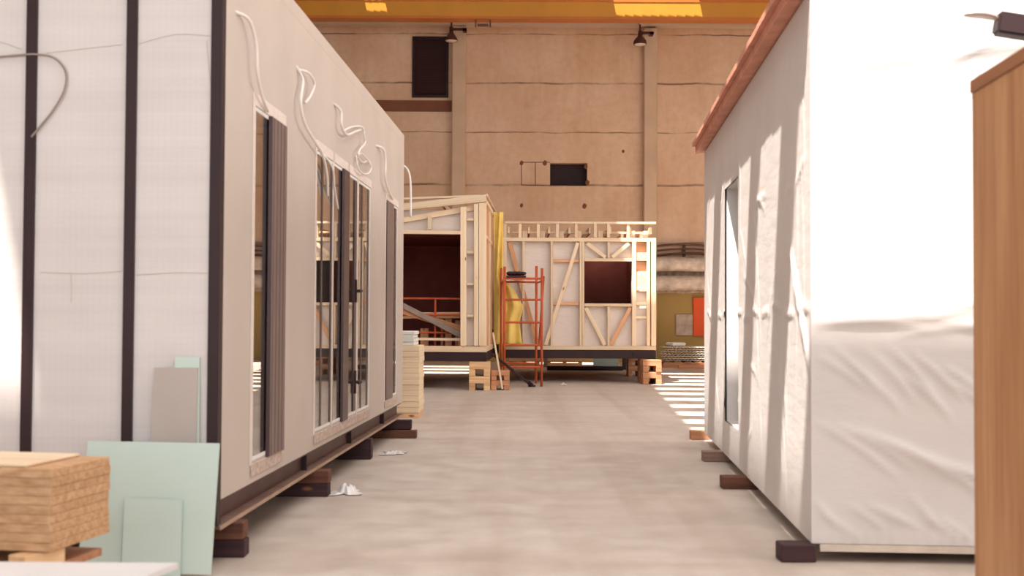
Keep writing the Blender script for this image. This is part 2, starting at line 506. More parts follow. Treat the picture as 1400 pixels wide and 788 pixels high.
# louvred vent window
lw = struct(obj('window_1', panel_bm([lv1.x - 0.06, lv1.x + 0.02, lv2.x - 0.02, lv2.x + 0.06], [lv1.z - 0.06, lv1.z + 0.02, lv2.z - 0.02, lv2.z + 0.06],
            lambda i, j: not (i == 1 and j == 1), lambda u, v, k: (u, BW - 0.05 + 0.1 * k, v), None), MAT['louvre']))
bm = bmesh.new()
n = 22
for i in range(n):
    z = lv1.z + (i + 0.5) * (lv2.z - lv1.z) / n
    r = bmesh.ops.create_cube(bm, size=1, matrix=Matrix.Translation((0.5 * (lv1.x + lv2.x), BW + 0.03, z)) @ Matrix.Rotation(0.7, 4, 'X') @ Matrix.Diagonal((lv2.x - lv1.x, 0.012, 0.085, 1)))
obj('slats', bm, MAT['slat'], lw)
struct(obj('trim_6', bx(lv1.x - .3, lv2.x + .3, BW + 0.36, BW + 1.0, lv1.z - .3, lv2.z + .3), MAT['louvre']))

# roof with rooflight slots; sun falls through them. u runs down the hall, v across, both turned 4 degrees
RA = math.atan(114 / FPX)
A = Vector((math.sin(RA), math.cos(RA), 0)); B = Vector((math.cos(RA), -math.sin(RA), 0))
R0 = Vector((1.628, 6.37, 0))
ZR = 12.0
slots = [(0.40, 1.15), (1.79, 2.72), (3.25, 3.95), (4.52, 5.28), (5.92, 6.72), (7.3, 8.0), (8.5, 9.15), (9.8, 10.5), (11.25, 11.95), (12.8, 13.5),
         (14.3, 15.0), (15.75, 16.45), (17.4, 18.1), (18.72, 19.6), (20.55, 21.25), (22.25, 22.95)]
rects = [(a, b, -0.05 if 18 < a < 20 else (0.05 if a < 6 else 0.0), 3.6) for a, b in slots]
def rl(p0, p1):                                # floor points -> slot rectangle
    d0 = Vector(p0) - R0; d1 = Vector(p1) - R0
    return (min(d0.dot(A), d1.dot(A)), max(d0.dot(A), d1.dot(A)), min(d0.dot(B), d1.dot(B)), max(d0.dot(B), d1.dot(B)))
for y in (28.5, 30.4, 32.3):
    rects.append(rl((-3.6, y, 0), (-1.0, y + 0.75, 0)))
rects.append(rl((-3.9, 6.55, 0), (-2.27, 7.05, 0)))          # left end of the grey house
for k in range(10):                                              # crane girder
    p = Vector((5.2 + 0.25 * k + 0.125, 36.71, 0)) - R0
    rects.append((p.dot(A) - 0.09, p.dot(A) + 0.14, p.dot(B) - 0.125, p.dot(B) + 0.125))
for k in range(3):
    p = Vector((-2.0 + 0.2 * k + 0.1, 36.68, 0)) - R0
    rects.append((p.dot(A) - 0.03, p.dot(A) + 0.06, p.dot(B) - 0.1, p.dot(B) + 0.1))
for (x0, x1, y0, y1) in ((0.3, 3.2, 34.7, 36.3), (5.0, 10, 22.5, 26), (5.0, 10, 27.5, 34.5)):   # unseen openings added so floor sun bounces onto the back wall
    rects.append(rl((x0, y0, 0), (x1, y1, 0)))
bm = holes_panel(-24, 45, -20, 24, [], None) if False else None
us = sorted({-24.0, 45.0} | {r[0] for r in rects} | {r[1] for r in rects})
vs = sorted({-20.0, 24.0} | {r[2] for r in rects} | {r[3] for r in rects})
def roof_solid(i, j):
    cu = (us[i] + us[i + 1]) / 2; cv = (vs[j] + vs[j + 1]) / 2
    return not any(r[0] < cu < r[1] and r[2] < cv < r[3] for r in rects)
def roof_pt(u, v, k):
    p = R0 + A * u + B * v
    return (p.x - SUN_DIR.x * ZR, p.y - SUN_DIR.y * ZR, ZR + 0.06 * k) if False else (p.x + SUN_DIR.x * -ZR, p.y + SUN_DIR.y * -ZR, ZR + 0.06 * k)
struct(obj('ceiling', panel_bm(us, vs, roof_solid, roof_pt, None), MAT['roof']))

# ------------------------------------------------------------------ crane and lamps
cy = 33.5
zb = at(700, 24.5, cy).z
cr = thing('overhead_crane', 'yellow overhead travelling crane girder across the top of the back wall', 'crane', (0, cy, zb))
obj('web', bx(-13.9, 13.9, 0.10, 0.45, 0.07, 0.5), MAT['yellow'], cr)
obj('bottom_flange', bx(-13.9, 13.9, 0.085, 0.55, 0, 0.07, 0.004), MAT['orange_flange'], cr)['label'] = 'orange bottom flange'
obj('top_flange', bx(-13.9, 13.9, 0.085, 0.55, 0.5, 0.58, 0.004), MAT['orange_flange'], cr)
bm = bmesh.new()
p = at(650, 24, cy) - Vector((0, cy, zb)); q = at(670, 24, cy) - Vector((0, cy, zb))
for s in (p.x, q.x):
    box(bm, s - 0.025, s + 0.025, 0.2, 0.3, -0.2, 0.0)
box(bm, p.x + .05, q.x - .05, 0.2, 0.3, -0.18, -0.12)
obj('hanger_bracket', bm, MAT['thin_pipe'], cr)
for i, (px, py, plab, by) in enumerate(((617, 56, 'dark conical lamp on the left wall pilaster beside the louvred vent', 0), (875, 61, 'dark dome lamp on the right wall pilaster above the square wall hole', 1))):
    LY = 35.9
    c = at(px, py, LY)
    t = thing('wall_lamp', plab, 'lamp', (c.x, LY, c.z))
    bm = bmesh.new()
    prof = [(0.20, 0.0), (0.205, 0.02), (0.17, 0.10), (0.10, 0.20), (0.065, 0.27), (0.06, 0.42), (0.0, 0.43)]
    if i: prof = [(0.20, 0.0), (0.21, 0.02), (0.195, 0.11), (0.14, 0.19), (0.075, 0.25), (0.06, 0.42), (0.0, 0.43)]
    rings = [[bm.verts.new((r * math.cos(a * math.pi / 10), r * math.sin(a * math.pi / 10), z)) for a in range(20)] for r, z in prof[:-1]]
    for a, b in zip(rings, rings[1:]):
        for j in range(20): bm.faces.new((a[j], a[(j + 1) % 20], b[(j + 1) % 20], b[j]))
    bm.faces.new(rings[-1])
    obj('lamp_shade', bm, MAT['lamp'], t, smooth=True)
    bm = bmesh.new(); bmesh.ops.create_uvsphere(bm, u_segments=16, v_segments=8, radius=0.185, matrix=Matrix.Translation((0, 0, 0.01)) @ Matrix.Diagonal((1, 1, 0.25, 1)))
    obj('lamp_glass', bm, MAT['lamp_glass'], t, smooth=True)
    bm = bmesh.new()
    box(bm, 0.0, 0.46, 0.25, 0.33, 0.40, 0.47)
    box(bm, -0.03, 0.03, -0.03, 0.33, 0.40, 0.46)
    box(bm, 0.34, 0.46, 0.25, 0.60, 0.40, 0.46)
    obj('bracket_arm', bm, MAT['lamp'], t)
    bm = bmesh.new(); cyl(bm, (0, 0, 0.42), (0, 0.0, 0.62), 0.03, 8); tube(bm, [(0, 0, 0.6), (-0.08, 0.1, 0.72), (-0.05, 0.3, 0.85)], 0.012, 6)
    obj('stem', bm, MAT['lamp'], t)

# ------------------------------------------------------------------ left grey house
LA = math.atan(59 / FPX)
L0 = at(297, 687, 6.15); L0.z = 0
house = thing('modular_house', 'pale grey unfinished modular house on the left with dark posts and tall dark windows', 'modular house', L0, -LA)
HM = Matrix.Translation(L0) @ Matrix.Rotation(-LA, 4, 'Z')
HI = HM.inverted()
ZP, ZT, ZBM = 0.345, 3.345, 0.20
LEN = 7.42; WID = 3.4
ZS, ZH = 0.47, 2.55
# kind, near edge, far edge, dark bars (centre, width, proud), cover panel (from, to, proud, material)
wins = [('window', 0.68, 1.42, [], (1.02, 1.405, 0.025, 'jamb')),
        ('window', 2.46, 3.09, [(2.685, 0.05, 0.0), (3.055, 0.05, 0.0)], None),
        ('window', 3.13, 3.77, [(3.16, 0.03, 0.0)], (3.50, 3.74, 0.022, 'frame_dark')),
        ('glass_door', 3.81, 4.25, [(3.845, 0.03, 0.0), (4.15, 0.12, 0.004)], None),
        ('window', 4.30, 4.98, [(4.51, 0.055, 0.0), (4.86, 0.06, 0.0)], None),
        ('window', 6.0, 6.9, [(6.02, 0.03, 0.0), (6.74, 0.09, 0.0)], (6.05, 6.55, 0.010, 'jamb'))]
TH = 0.22
# side wall in local: plane x=0, y along
obj('side_cladding', holes_panel(0, LEN, ZP, ZT, [(q[1], q[2], ZS, ZH) for q in wins], lambda u, v, k: (-TH * k, u, v)), MAT['render'], house)
obj('front_membrane', bx(-WID, -0.056, -0.008, -0.001, ZP - 0.1, ZT), MAT['weave'], house)
obj('front_core', bx(-WID, -TH - 0.001, 0.0, 0.12, ZP, ZT), MAT['pine_red'], house)
obj('rear_wall', bx(-WID, -TH - 0.001, LEN - 0.15, LEN, ZP, ZT), MAT['render'], house)
obj('far_side_wall', bx(-WID - 0.15, -WID, 0.0, LEN, ZP, ZT), MAT['weave'], house)
obj('roof', bx(-WID - 0.15, 0.0, 0.0, LEN, ZT + 0.001, ZT + 0.10), MAT['render'], house)
obj('floor_deck', bx(-WID, -TH - .001, 0.13, LEN - .16, ZP, ZP + 0.1), MAT['bearer'], house)
obj('inner_partition', bx(-2.4, -2.3, 0.13, LEN - .16, ZP + .101, ZT - 0.001), MAT['pine_red'], house)
# steel base
for xx, nm in ((0.0, 'base_beam'), (-WID, 'base_beam')):
    bm = bmesh.new()
    box(bm, xx - 0.16, xx - 0.01, 0.01, LEN - 0.02, ZP - 0.015, ZP - 0.001)
    box(bm, xx - 0.10, xx - 0.06, 0.01, LEN - 0.02, ZBM + 0.01, ZP - 0.015)
    o = obj(nm, bm, MAT['steel_brown'], house)
    obj('bottom_flange', bx(xx - 0.18, xx + 0.012, 0.005, LEN - 0.015, ZBM - 0.004, ZBM + 0.012), MAT['flange_top'], o)
    obj('lit_flange_edge', bx(xx + 0.0125, xx + 0.018, 0.005, LEN - 0.015, ZBM - 0.006, ZBM + 0.014), MAT['flange'], o)['label'] = 'edge of the bottom flange with light painted into its tone'  # thin strip paints the light catching the flange edge
    if xx == 0.0:
        for yy in (2.3, 4.15, 6.1):
            obj('stiffener', bx(-0.06, -0.02, yy, yy + 0.022, ZBM + 0.012, ZP - 0.015), MAT['steel_dark'], o)
obj('front_beam', bx(-WID + 0.02, -0.19, 0.02, 0.10, ZBM, ZP - 0.101), MAT['steel_dark'], house)
# dark posts on the front
for px in (-105, 36, 176, 299):
    p = HI @ at(px, 400, 6.15)
    xx = p.x
    if px == 299: obj('steel_post', bx(-0.055, 0.004, -0.02, 0.05, ZBM + 0.02, ZT), MAT['steel_dark'], house)
    else: obj('steel_post', bx(xx - 0.028, xx + 0.028, -0.026, -0.009, ZP - 0.1, ZT), MAT['steel_dark'], house)
# seams of the front membrane laps
for pts in (((-30, 52), (0, 56), (26, 66)), ((60, 71), (110, 66), (166, 60)), ((188, 60), (240, 47), (292, 50)), ((52, 372), (110, 374), (166, 371)), ((186, 376), (240, 373), (291, 374)), ((95, 374), (96, 395), (95, 414)), ((283, 56), (285, 80), (288, 112))):
    c = [HI @ at(px, py, 6.15) for px, py in pts]
    for q in c: q.y = -0.0085
    obj('membrane_crease', tube(bmesh.new(), c, 0.0022, 5, 3), MAT['render'], house)


def rect_ring(y0, y1, z0, z1, t, x0, x1):
    us = [y0, y0 + t, y1 - t, y1]; vs = [z0, z0 + t, z1 - t, z1]
    return panel_bm(us, vs, lambda i, j: not (i == 1 and j == 1), lambda u, v, k: (x1 + (x0 - x1) * k, u, v), None)


for n, (nm, a, b, bars, cover) in enumerate(wins):
    e = 0.002; D = 0.004
    fr = obj(nm, rect_ring(a + e, b - e, ZS + e, ZH - e, 0.022, -0.07, 0.0), MAT['pane_reveal'], house)
    obj('pane', bx(-D - 0.006, -D, a + 0.026, b - 0.026, ZS + 0.026, ZH - 0.026), MAT['glass'], fr)
    for (c0, wd, pr) in bars:
        obj('mullion', bx(-D + 0.001, pr, c0 - wd / 2, c0 + wd / 2, ZS + 0.026, ZH - 0.026, 0.003), MAT['frame_dark'], fr)
    if cover:
        y0, y1, pr, mm = cover
        cp = obj('cover_panel', bx(0.001, pr, y0, y1, ZS - 0.01, ZH - 0.004, 0.002), MAT[mm], fr)
        obj('panel_edge', bx(0.001, pr, y0 - 0.013, y0 - 0.001, ZS - 0.01, ZH - 0.004, 0.002), MAT['frame_dark'], cp)['label'] = 'dark near edge of the cover panel'
        if n == 0:
            for k in range(4):
                obj('groove_strip', bx(pr + 0.0005, pr + 0.004, y0 + 0.03 + k * 0.09, y0 + 0.06 + k * 0.09, ZS, ZH - 0.01), MAT['jamb'], cp)
    obj('sill', bx(0.001, 0.012, a - 0.03, b + 0.01, ZS - 0.085, ZS - 0.012, 0.003), MAT['sill'], fr)
    bm = bmesh.new()
    box(bm, 0.001, 0.006, a - 0.05, b + 0.03, ZH + 0.002, ZH + 0.075)
    box(bm, 0.001, 0.005, a - 0.055, a - 0.002, ZS - 0.02, ZH + 0.07)
    obj('flashing_tape', bm, MAT['tape'], fr)
    if nm == 'glass_door':
        for zz in (1.55, 0.75):
            bm = bmesh.new(); box(bm, 0.005, 0.018, 4.13, 4.175, zz - 0.1, zz + 0.1)
            cyl(bm, (0.018, 4.15, zz), (0.065, 4.15, zz), 0.014, 8); cyl(bm, (0.06, 4.15, zz), (0.06, 4.02, zz), 0.013, 8)
            obj('door_handle', bm, MAT['steel_dark'], fr)


def wallpt(px, py, out=0.02):
    """point on the sight line just outside the side wall of the grey house"""
    o = HI @ Vector((0, 0, CAMH)); d = HI @ at(px, py, 10.0) - o
    t = (out - o.x) / d.x
    return o + d * t


CABLES = [([(326, 16), (340, 27), (350, 60), (352, 100), (358, 130), (366, 152)], 0.010),
          ([(409, 91), (414, 110), (411, 140), (417, 170), (432, 196), (441, 212), (447, 240), (448, 268)], 0.011),
          ([(411, 95), (422, 100), (430, 115), (424, 132), (417, 141)], 0.009),
          ([(459, 141), (466, 152), (467, 172), (474, 184), (486, 180), (497, 176)], 0.011),
          ([(472, 180), (480, 174), (495, 174), (498, 186), (499, 196), (492, 205), (490, 214), (496, 222), (504, 220), (507, 226)], 0.009),
          ([(490, 212), (488, 222), (491, 233), (498, 238), (505, 236), (507, 228), (502, 218), (494, 210), (490, 212)], 0.008),
          ([(441, 208), (446, 216), (455, 232), (457, 255), (462, 285)], 0.009),
          ([(516, 199), (524, 204), (527, 218), (527, 245), (532, 262), (537, 272)], 0.012)]
for pts, r in CABLES:
    c = [wallpt(px, py, 0.018 + 0.03 * math.sin(math.pi * i / (len(pts) - 1))) for i, (px, py) in enumerate(pts)]
    c[0].x = -0.004
    obj('electric_cable', tube(bmesh.new(), c, r), MAT['cable'], house, smooth=True)
e0 = HI @ at(547, 232, 13.6)
c = [Vector((-0.06, LEN + 0.0, e0.z)), Vector((0.0, LEN + 0.06, e0.z + 0.04)), Vector((0.06, LEN + 0.1, e0.z - 0.1)), Vector((0.07, LEN + 0.1, e0.z - 0.55))]
obj('electric_cable', tube(bmesh.new(), c, 0.014), MAT['cable'], house, smooth=True)
# dark loose wire on the front membrane
c = [HI @ at(px, py, 6.12) for px, py in ((-20, 76), (20, 73), (45, 72), (70, 77), (86, 96), (84, 122), (68, 150), (50, 172), (38, 186))]
for q in c: q.y = -0.026
obj('loose_wire', tube(bmesh.new(), c, 0.006), MAT['metal_grey'], house, smooth=True)


def bearer(px_right, ybot, h, m, length, wid, label, side=-1, group=None, lay=1, ext=0.0):
    d = CAMH * FPX / (ybot - 438.0)
    p = at(px_right, ybot, d)
    x0, x1 = (p.x - length, p.x) if side < 0 else (p.x, p.x + length)
    root = None
    o = obj('bearer_block', bx(-length / 2, length / 2, -wid / 2, wid / 2, 0, h, 0.006), MAT[m])
    o.location = ((x0 + x1) / 2, d + wid / 2, 0)
    tag(o, label, 'timber block', group)
    return o


bearer(334, 763, 0.095, 'bearer_dark', 0.42, 0.12, 'dark lower timber block nearest the camera under the grey house')
b2 = bearer(332, 763, 0.095, 'bearer', 0.38, 0.12, 'brown upper timber block nearest the camera under the grey house'); b2.location.z = 0.097
bearer(448, 680, 0.095, 'bearer_dark', 0.6, 0.14, 'dark lower timber block beside the white film scrap')
b2 = bearer(449, 680, 0.095, 'bearer', 0.5, 0.14, 'brown upper timber block beside the white film scrap'); b2.location.z = 0.097
bearer(507, 629, 0.19, 'bearer_dark', 0.6, 0.15, 'dark single timber block, third back under the grey house')
bearer(569, 600, 0.085, 'bearer', 0.9, 0.14, 'long brown plank under the far end of the grey house')
b2 = bearer(562, 599, 0.105, 'bearer_dark', 0.6, 0.13, 'dark block on the long plank under the grey house far end'); b2.location.z = 0.087

# ------------------------------------------------------------------ right white wrapped house
R0g = Vector((R0.x, R0.y, 0))
wh = thing('modular_house', 'white membrane wrapped modular house on the right with sunlit front and tiled eave', 'modular house', R0g, -RA)
WM = Matrix.Translation(R0g) @ Matrix.Rotation(-RA, 4, 'Z'); WI = WM.inverted()
RZ0, RZT = 0.10, 3.12
RL, RW = 6.25, 3.3
SL = 0.13
rng = np.random.RandomState(4)
# front membrane: creased sheet
def creased(nu, nv, u0, u1, v0, v1, ridges, fn, name, m, parent, skip=None, topfn=None):
    us = np.linspace(u0, u1, nu); vs = np.linspace(0, 1, nv)
    bm = bmesh.new(); V = []
    for i in range(nu):
        row = []
        vt = v1 if topfn is None else topfn(us[i])
        zz = v0 + vs * (vt - v0)
        H = ridge_field(np.full(nv, us[i]), zz, ridges)
        ed = np.minimum(1, np.minimum(us[i] - u0, u1 - us[i]) / 0.04)
        for j in range(nv):
            row.append(bm.verts.new(fn(us[i], zz[j], H[j] * ed * min(1, (zz[j] - v0) / 0.03 + 0.3))))
        V.append(row)
    for i in range(nu - 1):
        for j in range(nv - 1):
            if skip:
                cu = (us[i] + us[i + 1]) / 2; cv = v0 + (vs[j] + vs[j + 1]) / 2 * (v1 - v0)
                if skip(cu, cv): continue
            bm.faces.new((V[i][j], V[i + 1][j], V[i + 1][j + 1], V[i][j + 1]))
    return obj(name, bm, m, parent, smooth=True)
rf = []
for k in range(11):
    rf.append((0.15 + 0.095 * k + rng.uniform(-.03, .03), 1.02 - 0.012 * k + rng.uniform(-.06, .06), -42 + rng.uniform(-8, 8), 0.30, 0.016, 0.012))
for k in range(9):
    rf.append((0.25 + 0.10 * k, 0.66 - 0.03 * k + rng.uniform(-.05, .05), -30 + rng.uniform(-6, 6), 0.42, 0.018, 0.013))
for k in range(12):
    rf.append((0.08 + 0.1 * k + rng.uniform(-.03, .03), 0.24 + rng.uniform(-.05, .07), rng.choice([-35, 50, -20, -50]), 0.2, 0.016, 0.010))
for k in range(16):
    rf.append((0.05 + 0.065 * k, 0.12, rng.uniform(60, 120), 0.08, 0.01, 0.007))
for k in range(6):
    rf.append((0.3 + 0.3 * rng.rand() * k / 2, 1.30 + rng.uniform(-.04, .04), rng.uniform(-12, 12), 0.5, 0.02, 0.008))
for k in range(14):
    rf.append((rng.uniform(0, 3), rng.uniform(0.3, 3.0), rng.uniform(-50, 30), rng.uniform(.3, .7), 0.03, 0.006))
rf.append((0.6, 2.76, 7, 1.4, 0.05, 0.012))
creased(190, 150, 0, RW, RZ0, RZT, rf, lambda u, z, h: (u, -h, z), 'front_membrane', MAT['wrap'], wh, topfn=lambda u: RZT + SL * u)
rs = []
for k in range(26):
    rs.append((rng.uniform(0.1, 6), rng.uniform(0.2, 2.6), rng.uniform(70, 110), rng.uniform(.4, 1.2), 0.018, 0.008))
for k in range(24):
    rs.append((rng.uniform(0.0, 6), rng.uniform(0.2, 2.9), rng.uniform(-60, 60), rng.uniform(.2, .6), 0.02, 0.008))
for k in range(12):
    rs.append((0.2 + 0.5 * k, 1.35 + rng.uniform(-.05, .05), rng.uniform(-10, 10), 0.35, 0.018, 0.010))
for k in range(10):
    rs.append((0.1 + 0.05 * k, 1.15 + 0.05 * k, 62, 0.35, 0.016, 0.012))
WW0, WW1, WZ0, WZ1 = 3.25, 4.25, 0.4, 2.5
creased(251, 122, 0, RL, RZ0, RZT, rs, lambda u, z, h: (-h, u, z), 'side_membrane', MAT['wrap'], wh,
        skip=lambda u, v: WW0 < u < WW1 and WZ0 < v < WZ1)
obj('rear_wall', bx(0.02, RW, RL - 0.1, RL - .01, RZ0, RZT), MAT['wrap'], wh)
obj('far_side_wall', bx(RW - 0.12, RW - .005, 0.03, RL - .11, RZ0, RZT), MAT['wrap'], wh)
# lining behind the membranes, with the same window opening
obj('wall_core', holes_panel(0.06, RL - 0.12, RZ0, RZT, [(WW0, WW1, WZ0, WZ1)], lambda u, v, k: (0.02 + 0.16 * k, u, v)), MAT['pane_reveal'], wh)
obj('front_core', bx(0.19, RW - 0.13, 0.03, 0.15, RZ0, RZT), MAT['rim'], wh)
obj('floor_deck', bx(0.19, RW - .13, 0.16, RL - .13, RZ0, RZ0 + 0.12), MAT['rim'], wh)
obj('rim_board', bx(0.045, RW - 0.02, -0.004, 0.10, 0.058, RZ0 - 0.003), MAT['rim'], wh)
win = obj('window', rect_ring(WW0 + .002, WW1 - .002, WZ0 + .002, WZ1 - .002, 0.06, 0.17, 0.12), MAT['frame_dark'], wh)
obj('pane', bx(0.14, 0.148, WW0 + .062, WW1 - .062, WZ0 + .062, WZ1 - .062), MAT['glass'], win)
obj('mullion', bx(0.115, 0.138, 3.72, 3.78, WZ0 + .062, WZ1 - .062), MAT['frame_dark'], win)
# mono-pitch roof with tiled eave
bm = bmesh.new()
def roofslab(x0, x1, y0, y1, t0, t1):
    z = lambda x: RZT + 0.012 + SL * x
    v = [bm.verts.new((x, y, z(x) + t)) for x in (x0, x1) for y in (y0, y1) for t in (t0, t1)]
    for f in ((0, 1, 3, 2), (4, 6, 7, 5), (0, 4, 5, 1), (2, 3, 7, 6), (0, 2, 6, 4), (1, 5, 7, 3)):
        bm.faces.new([v[i] for i in f])
roofslab(-0.09, RW + 0.1, 0.0, RL + 0.1, 0.0, 0.07)
obj('roof', bm, MAT['tile'], wh)
bm = bmesh.new()
y = -0.0
while y < RL + 0.0:
    roofslab(-0.13 + 0.004 * rng.rand(), RW, y, y + 0.297, 0.072, 0.112 + 0.004 * rng.rand()); y += 0.30
obj('roof_covering', bm, MAT['tile'], wh)
# dark bracket sticking out of the front membrane, upper right
p0 = WI @ at(1364, 30, 6.15); p1 = WI @ at(1445, 44, 6.15)
yf = p0.y
ang = math.atan2(p1.z - p0.z, p1.x - p0.x)
bm = bmesh.new()
r = bmesh.ops.create_cube(bm, size=1)
bmesh.ops.transform(bm, verts=r['verts'], matrix=Matrix.Translation(((p0.x + p1.x) / 2, yf + 0.03, (p0.z + p1.z) / 2)) @ Matrix.Rotation(-ang, 4, 'Y') @ Matrix.Diagonal(((p1 - p0).length, 0.10, 0.116, 1)))
bmesh.ops.bevel(bm, geom=bm.edges[:], offset=0.012, segments=2, affect='EDGES')
br = obj('steel_bracket', bm, MAT['steel_dark'], wh)
t0 = WI @ at(1320, 18, 6.15)
bm = bmesh.new()
bmesh.ops.create_uvsphere(bm, u_segments=20, v_segments=10, radius=0.5)
Lk = p0.x - t0.x + 0.02
for v in bm.verts:
    v.co = Vector((t0.x + Lk * (v.co.x + 0.5), yf + 0.02 + 0.09 * v.co.y, t0.z - 0.004 + (0.052 * v.co.z if v.co.z > 0 else 0.018 * v.co.z) - 0.03 * (v.co.x + 0.5) ** 3))
obj('bracket_tongue', bm, MAT['metal_grey'], br, smooth=True)
obj('bracket_foot', bx(p1.x - 0.09, p1.x - 0.03, yf + 0.08, 0.10, p1.z - 0.03, p1.z + 0.05), MAT['steel_dark'], br)

for i, (px, yb, hh, m, lab, ln) in enumerate(((1068, 766, 0.10, 'bearer_dark', 'dark timber block under the near corner of the white house', 0.19), (988, 667, 0.10, 'bearer', 'second timber block from the near corner of the white house', 0.4),
                                   (962, 630, 0.10, 'bearer_grey', 'third timber block from the near corner of the white house', 0.4), (945, 600, 0.10, 'crib_red', 'reddish timber block under the far end of the white house', 0.4))):
    bearer(px, yb, hh - 0.004, m, ln, 0.14, lab, side=1)

# ------------------------------------------------------------------ timber frame houses at the back
def frame_house(name, label, org, rz=0.0):
    return thing(name, label, 'timber frame', org, rz)


# right-hand frame: front plane Y2
Y2 = 24.5
F2o = Vector((at(688, 478, Y2).x, Y2, 0))
f2 = frame_house('timber_frame_house', 'right timber frame house with a square black window opening and lit right corner', F2o)
def P2(px, py, dy=0.0):
    p = at(px, py, Y2); return Vector((p.x - F2o.x, dy, p.z))
K2 = Y2 / FPX                                    # metres per pixel
def tim(parent, P, nm, a, b, wpx, m='pine', dep=0.12, dy=0.06, K=K2):
    return beam(nm, P(a[0], a[1], dy), P(b[0], b[1], dy), wpx * K, dep, MAT[m], parent)
W2 = P2(897, 478).x
zt = P2(790, 330).z
T = lambda *a, **k: tim(f2, P2, *a, **k)
T('sole_plate', (688, 475.5), (897, 476.2), 5.5)
T('head_plate', (688, 327.5), (897, 328.2), 5)
T('top_rail', (690, 304.2), (897, 305), 3)
T('middle_rail', (700, 316.5), (890, 317), 3, dep=0.05, dy=0.35)
for px in (690.5, 711, 736, 762, 788, 814, 832, 859): T('cripple_post', (px, 306), (px, 325), 4, dep=0.09)
for px in (694, 718, 742, 768, 792, 822, 866, 884): T('rafter_block', (px, 315), (px, 325), 7, dep=0.05, dy=0.22)
for px, wd in ((690.5, 5), (715.5, 3), (754.5, 3.5), (794, 3), (797.3, 3), (867, 5.5), (886.5, 4.5), (893.7, 6.5)):
    T('stud', (px, 330.2), (px, 473), wd)
T('brace', (697, 332), (735, 472), 6, m='pine_red', dep=0.04, dy=0.03)
T('brace', (790, 332), (746, 472), 5, dep=0.04, dy=0.03)
for py in (356.5, 415): T('nogging', (757, py), (792, py), 4, m='pine_red', dep=0.05)
T('window_head', (799, 355.2), (864, 355.5), 4)
T('window_sill', (799, 417), (864, 417.4), 4)
T('brace', (803, 333), (828, 352), 5, dep=0.04, dy=0.03); T('brace', (860, 333), (837, 352), 5, dep=0.04, dy=0.03)
T('cripple_stud', (832, 331), (832, 353), 3); T('cripple_stud', (832, 419.5), (832, 473), 3)
T('brace', (801, 421), (827, 472), 5, dep=0.04, dy=0.03); T('brace', (862, 421), (835, 472), 5, m='pine_red', dep=0.04, dy=0.03)
for py, wd in ((351, 11), (385, 27), (415, 4), (434, 3.5)): T('nogging', (870, py), (884.4, py), wd, dep=0.05)
# corner post flat board, rafters to the back, back rail
for k in range(8):
    x = 0.1 + k * (W2 - 0.2) / 7
    beam('rafter', (x, 0.13, zt + 0.24), (x, 6.0, zt + 0.24), 0.14, 0.045, MAT['pine'], f2, face=(1, 0, 0))
beam('rear_rail', (0, 5.9, zt + 0.36), (W2, 5.9, zt + 0.36), 0.06, 0.05, MAT['pine'], f2)
# membrane between studs with holes for the window and the two open cells
hw = (P2(799, 357).x, P2(864, 357).x, P2(799, 415).z, P2(799, 357).z)
hc = [(P2(870, 345).x, P2(884, 345).x, P2(870, b).z, P2(870, a).z) for a, b in ((331, 345.5), (357, 371.5))]
obj('membrane', holes_panel(0, P2(868, 400).x, P2(700, 473).z, P2(700, 330).z, [hw], lambda u, v, k: (u, 0.125 + 0.01 * k, v)), MAT['wrap2'], f2)
bm = holes_panel(P2(868.2, 400).x, W2, P2(700, 473).z, P2(700, 330).z, [], lambda u, v, k: (u, 0.125 + 0.01 * k, v))
obj('corner_membrane', bm, MAT['wrap2'], f2)
for py in (338, 364.5):
    a = P2(869.6, py - 6.8); b = P2(884.3, py + 6.8)
    obj('corner_panel', bx(a.x, b.x, 0.10, 0.124, b.z, a.z), MAT['pine_red'], f2)
zf = P2(700, 478).z
bm = bmesh.new()
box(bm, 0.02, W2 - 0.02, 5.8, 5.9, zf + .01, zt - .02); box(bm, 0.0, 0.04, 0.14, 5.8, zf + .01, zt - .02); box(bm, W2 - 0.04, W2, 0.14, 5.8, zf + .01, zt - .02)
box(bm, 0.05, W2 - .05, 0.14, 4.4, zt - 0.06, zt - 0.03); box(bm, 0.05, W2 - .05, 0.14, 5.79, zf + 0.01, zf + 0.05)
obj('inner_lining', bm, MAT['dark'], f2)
zbt, zbb = P2(700, 478.5).z, P2(700, 490).z
bm = bmesh.new(); box(bm, 0, W2, 0.02, 0.16, zbb, zbt); box(bm, 0, W2, 5.6, 5.75, zbb, zbt); box(bm, 0.0, 0.14, 0.161, 5.59, zbb, zbt); box(bm, W2 - .14, W2, 0.161, 5.59, zbb, zbt)
obj('base_beam', bm, MAT['steel_dark'], f2)
obj('lifting_lug', bx(P2(866, 484).x, P2(876, 484).x, -0.005, 0.02, P2(866, 487).z, P2(866, 482).z), MAT['black_bag'], f2)

